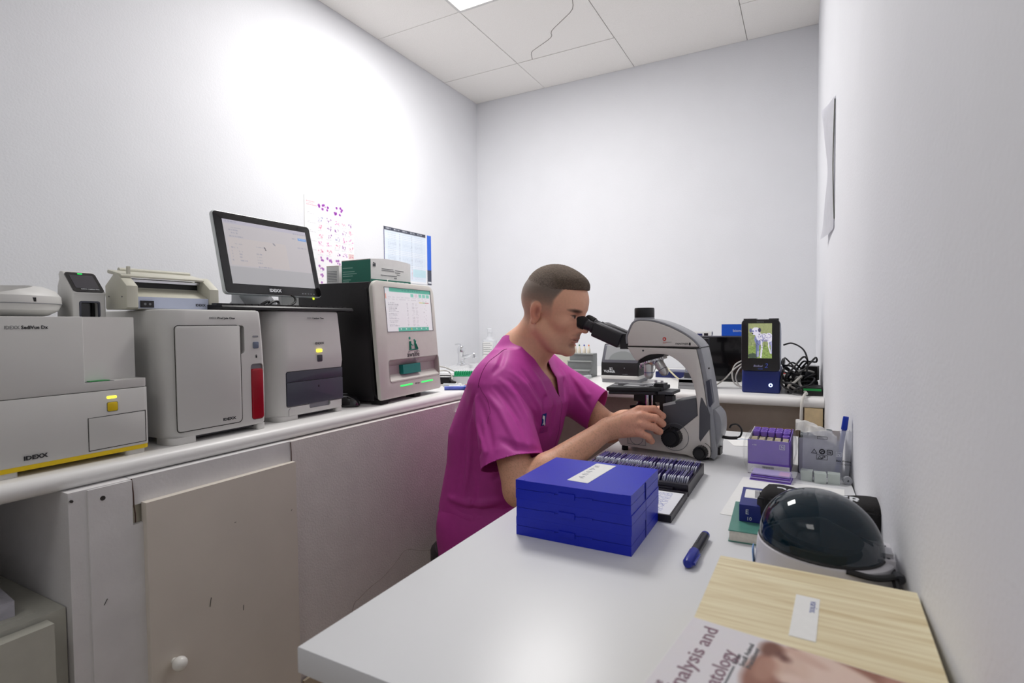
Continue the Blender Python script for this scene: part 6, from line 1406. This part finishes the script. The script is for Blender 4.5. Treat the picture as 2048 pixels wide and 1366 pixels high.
# stitched seams, snapped to the cloth
bv = BVHTree.FromPolygons([tuple(v) for v in V], [tuple(int(i) for i in q_) for q_ in Q])
def snap(p, lift=.0008):
    loc, nor, i_, d_ = bv.find_nearest(Vector(p)); 
    if nor.dot(Vector(p)-Vector((-.88, 1.6, p[2]))) < 0: nor = -nor
    return loc+nor*lift
def seam(pts, r_=.0009, lift=.0002, m=None, name='seam'):
    P = [snap(p, lift) for p in smooth_path(pts, 8)]; o = finish(tube(P, r_, 5, 1), name, m or mat('dark_magenta_thread', (118, 22, 92), .8, noise=.05), man); o.data.transform(Matrix.Translation((.95, -1.585, 0)))
    return o
seam([(-.83, 1.50, 1.09), (-.85, 1.42, 1.04), (-.86, 1.36, .97)])
seam([(-.86, 1.36, .98), (-.80, 1.33, .92), (-.79, 1.38, .84)], .0007)
nk = [(-.72-.21*k/8, 1.605-(.0+(.0+ (1.0)*(k/8))*.098), .92+.165*k/8+.14*k/8) for k in range(9)]
seam([(-.70, 1.605, .905), (-.69, 1.62, .82), (-.69, 1.62, .72)], .0007)
# chest emblem
def patch(name, im, cen, right, up, w_, h_, lift=.0012, m=PRINT):
    cen = Vector(cen); right = Vector(right).normalized(); up = Vector(up).normalized()
    o = im.mesh(name, w_, h_, m, man, fn=lambda u, v: tuple(snap(cen+right*(u-.5)*w_+up*(v-.5)*h_, lift)+Vector((.95, -1.585, 0)))); return o
im = Img(16, 24, (18, 40, 132)); im.ell(.42, .28, .26, .16, (235, 236, 240)); im.line([(.5, .35), (.45, .6), (.7, .92)], .14, (235, 236, 240)); im.line([(.5, .62), (.3, .85)], .1, (235, 236, 240))
patch('chest_emblem', im, (-.70, 1.505, .862), (.35, 1, 0), (0, 0, 1), .022, .040)
im = Img(30, 12, (168, 38, 132)); rg = np.random.default_rng(6)
for r_ in (.25, .6, .85): im.words(.05, .95, r_-.08, .12, (96, 30, 140), .9, int(r_*100))
patch('chest_lettering', im, (-.70, 1.512, .828), (.35, 1, 0), (0, 0, 1), .040, .018)
# trousers, shoes and stool (mostly hidden under the desk)
L_ = Field((-1.16, 1.36, .03), (-.42, 1.83, .64), .009)
L_.op((-1.14, 1.38, .40), (-.78, 1.80, .60), torso(.008), .02); L_.cone((-.97, 1.50, .49), (-.97, 1.67, .49), .10, .10, .05)
for s_ in (-1, 1):
    y = 1.585+.10*s_; L_.cone((-.95, y, .50), (-.58, y+.02*s_, .50), .088, .068, .04); L_.cone((-.58, y+.02*s_, .50), (-.60, y+.02*s_, .10), .066, .048, .03)
Vt, Qt = L_.mesh(); Vt = relax(Vt, Qt, 2, .5); link_mesh('trousers', mesh_from((Vt-np.array([-.95, 1.585, 0])).astype(np.float32), Qt, 'trousers'), SHIRT, man)
for s_ in (-1, 1):
    y = .12*s_; bm = new(); bmesh.ops.create_uvsphere(bm, u_segments=20, v_segments=12, radius=1)
    for v in bm.verts: v.co = Vector((v.co.x*.14+.40, v.co.y*.045+y, max(v.co.z, -.5)*.05+.026))
    finish(bm, 'shoe', mat('white_shoe', (220, 220, 220), .6, noise=.05), man)
t = thing('stool', 'round stool with chrome legs under the seated man, hidden by the desk', 'stool', (-.985, 1.585, 0))
finish(lathe((0, 0, .345), (0, 0, 1), [(.16, 0), (.175, .01), (.175, .04), (.16, .05), (.001, .052)], 32), 'seat', BLACK, t)
finish(cone((0, 0, .06), (0, 0, .345), .022), 'column', STEEL, t)
for k in range(5): a = 2*PI*k/5+.3; finish(tube([(0, 0, .075), (.10*math.cos(a), .10*math.sin(a), .065), (.165*math.cos(a), .165*math.sin(a), .03)], .013, 8), 'leg', STEEL, t)
# nest small pieces under the part they sit on (thing > part > sub-part)
RULES = {'lettering': ('bezel', 'front_panel', 'head', 'upper_bezel', 'touch_bezel', 'drawer_front', 'housing', 'upper_housing', 'body', 'front_wall', 'carton_body', 'front_film', 'pouch', 'barrel', 'cover', 'paper_label'),
 'eye_lens': ('eye_cup',), 'touch_key_mark': ('bezel',), 'drop_mark': ('drawer_front',), 'button_ring': ('power_button',), 'lock_mark': ('housing',), 'printed_line': ('label_panel', 'green_end', 'carton_body', 'front_wall', 'head'),
 'barcode_bar': ('white_band',), 'printed_square': ('front_wall', 'front_film'), 'symbol': ('front_film',), 'screw': ('side_cheek', 'rear_block'), 'emblem': ('front_panel', 'head', 'carton_body'), 'emblem_arc': ('front_panel',), 'name_block': ('head',),
 'clamp_screw': ('arm_and_base',), 'rail_screw': ('holder_block',), 'lamp_hatch': ('arm_and_base',), 'lamp_ring': ('arm_and_base',), 'ring_seam': ('arm_and_base',), 'light_scale': ('arm_and_base',), 'key': ('body',), 'clasp': ('tray',), 'catch': ('tray',),
 'tape': ('lid',), 'pencil_scribble': ('lid',), 'screw_hole': ('post_and_blocker', 'face_board'), 'paint_crack': ('top_rail', 'post_and_blocker'), 'scratch': ('door', 'face_board'), 'drain': ('basin',), 'aerator': ('spout',), 'zip_pull': ('zip',), 'green_connector': ('housing',),
 'logo_square': ('housing',), 'tip': ('green_grid',), 'switch_mark': ('rocker_switch',), 'band_mark': ('green_band',), 'band_swoosh': ('green_band',), 'hinge_knob': ('hinge_arm',), 'handwritten_list': ('lid',), 'lamp_mark': ('power_lamp',), 'cover_glass': ('slide',),
 'slide_clip': ('slide_holder',), 'torque_tab': ('coarse_focus_knob',), 'colour_band': (), 'rule': ('cover',), 'cover_print': ('cover',), 'clip': ('cap',), 'pen_line': (), 'chest_lettering': ('scrub_top',), 'chest_emblem': ('scrub_top',), 'seam': ('scrub_top',), 'button': (), 'hatch_seam': ('hatch',)}
def kind_of(o): return o.name.split('.')[0]
def centre(o):
    bb = [Vector(c) for c in o.bound_box]; return o.matrix_basis @ (sum(bb, Vector())/8)
for root in [o for o in bpy.data.objects if o.parent is None and o.children]:
    kids = list(root.children)
    for ch in kids:
        k = kind_of(ch)
        if k not in RULES or ch.children: continue
        for pn in RULES[k]:
            cand = [q for q in kids if kind_of(q) == pn and q is not ch and q.data is not None]
            if cand:
                c0 = centre(ch); p = min(cand, key=lambda q: (centre(q)-c0).length)
                mb = p.matrix_basis.inverted() @ ch.matrix_basis; ch.parent = p; ch.matrix_basis = mb; break
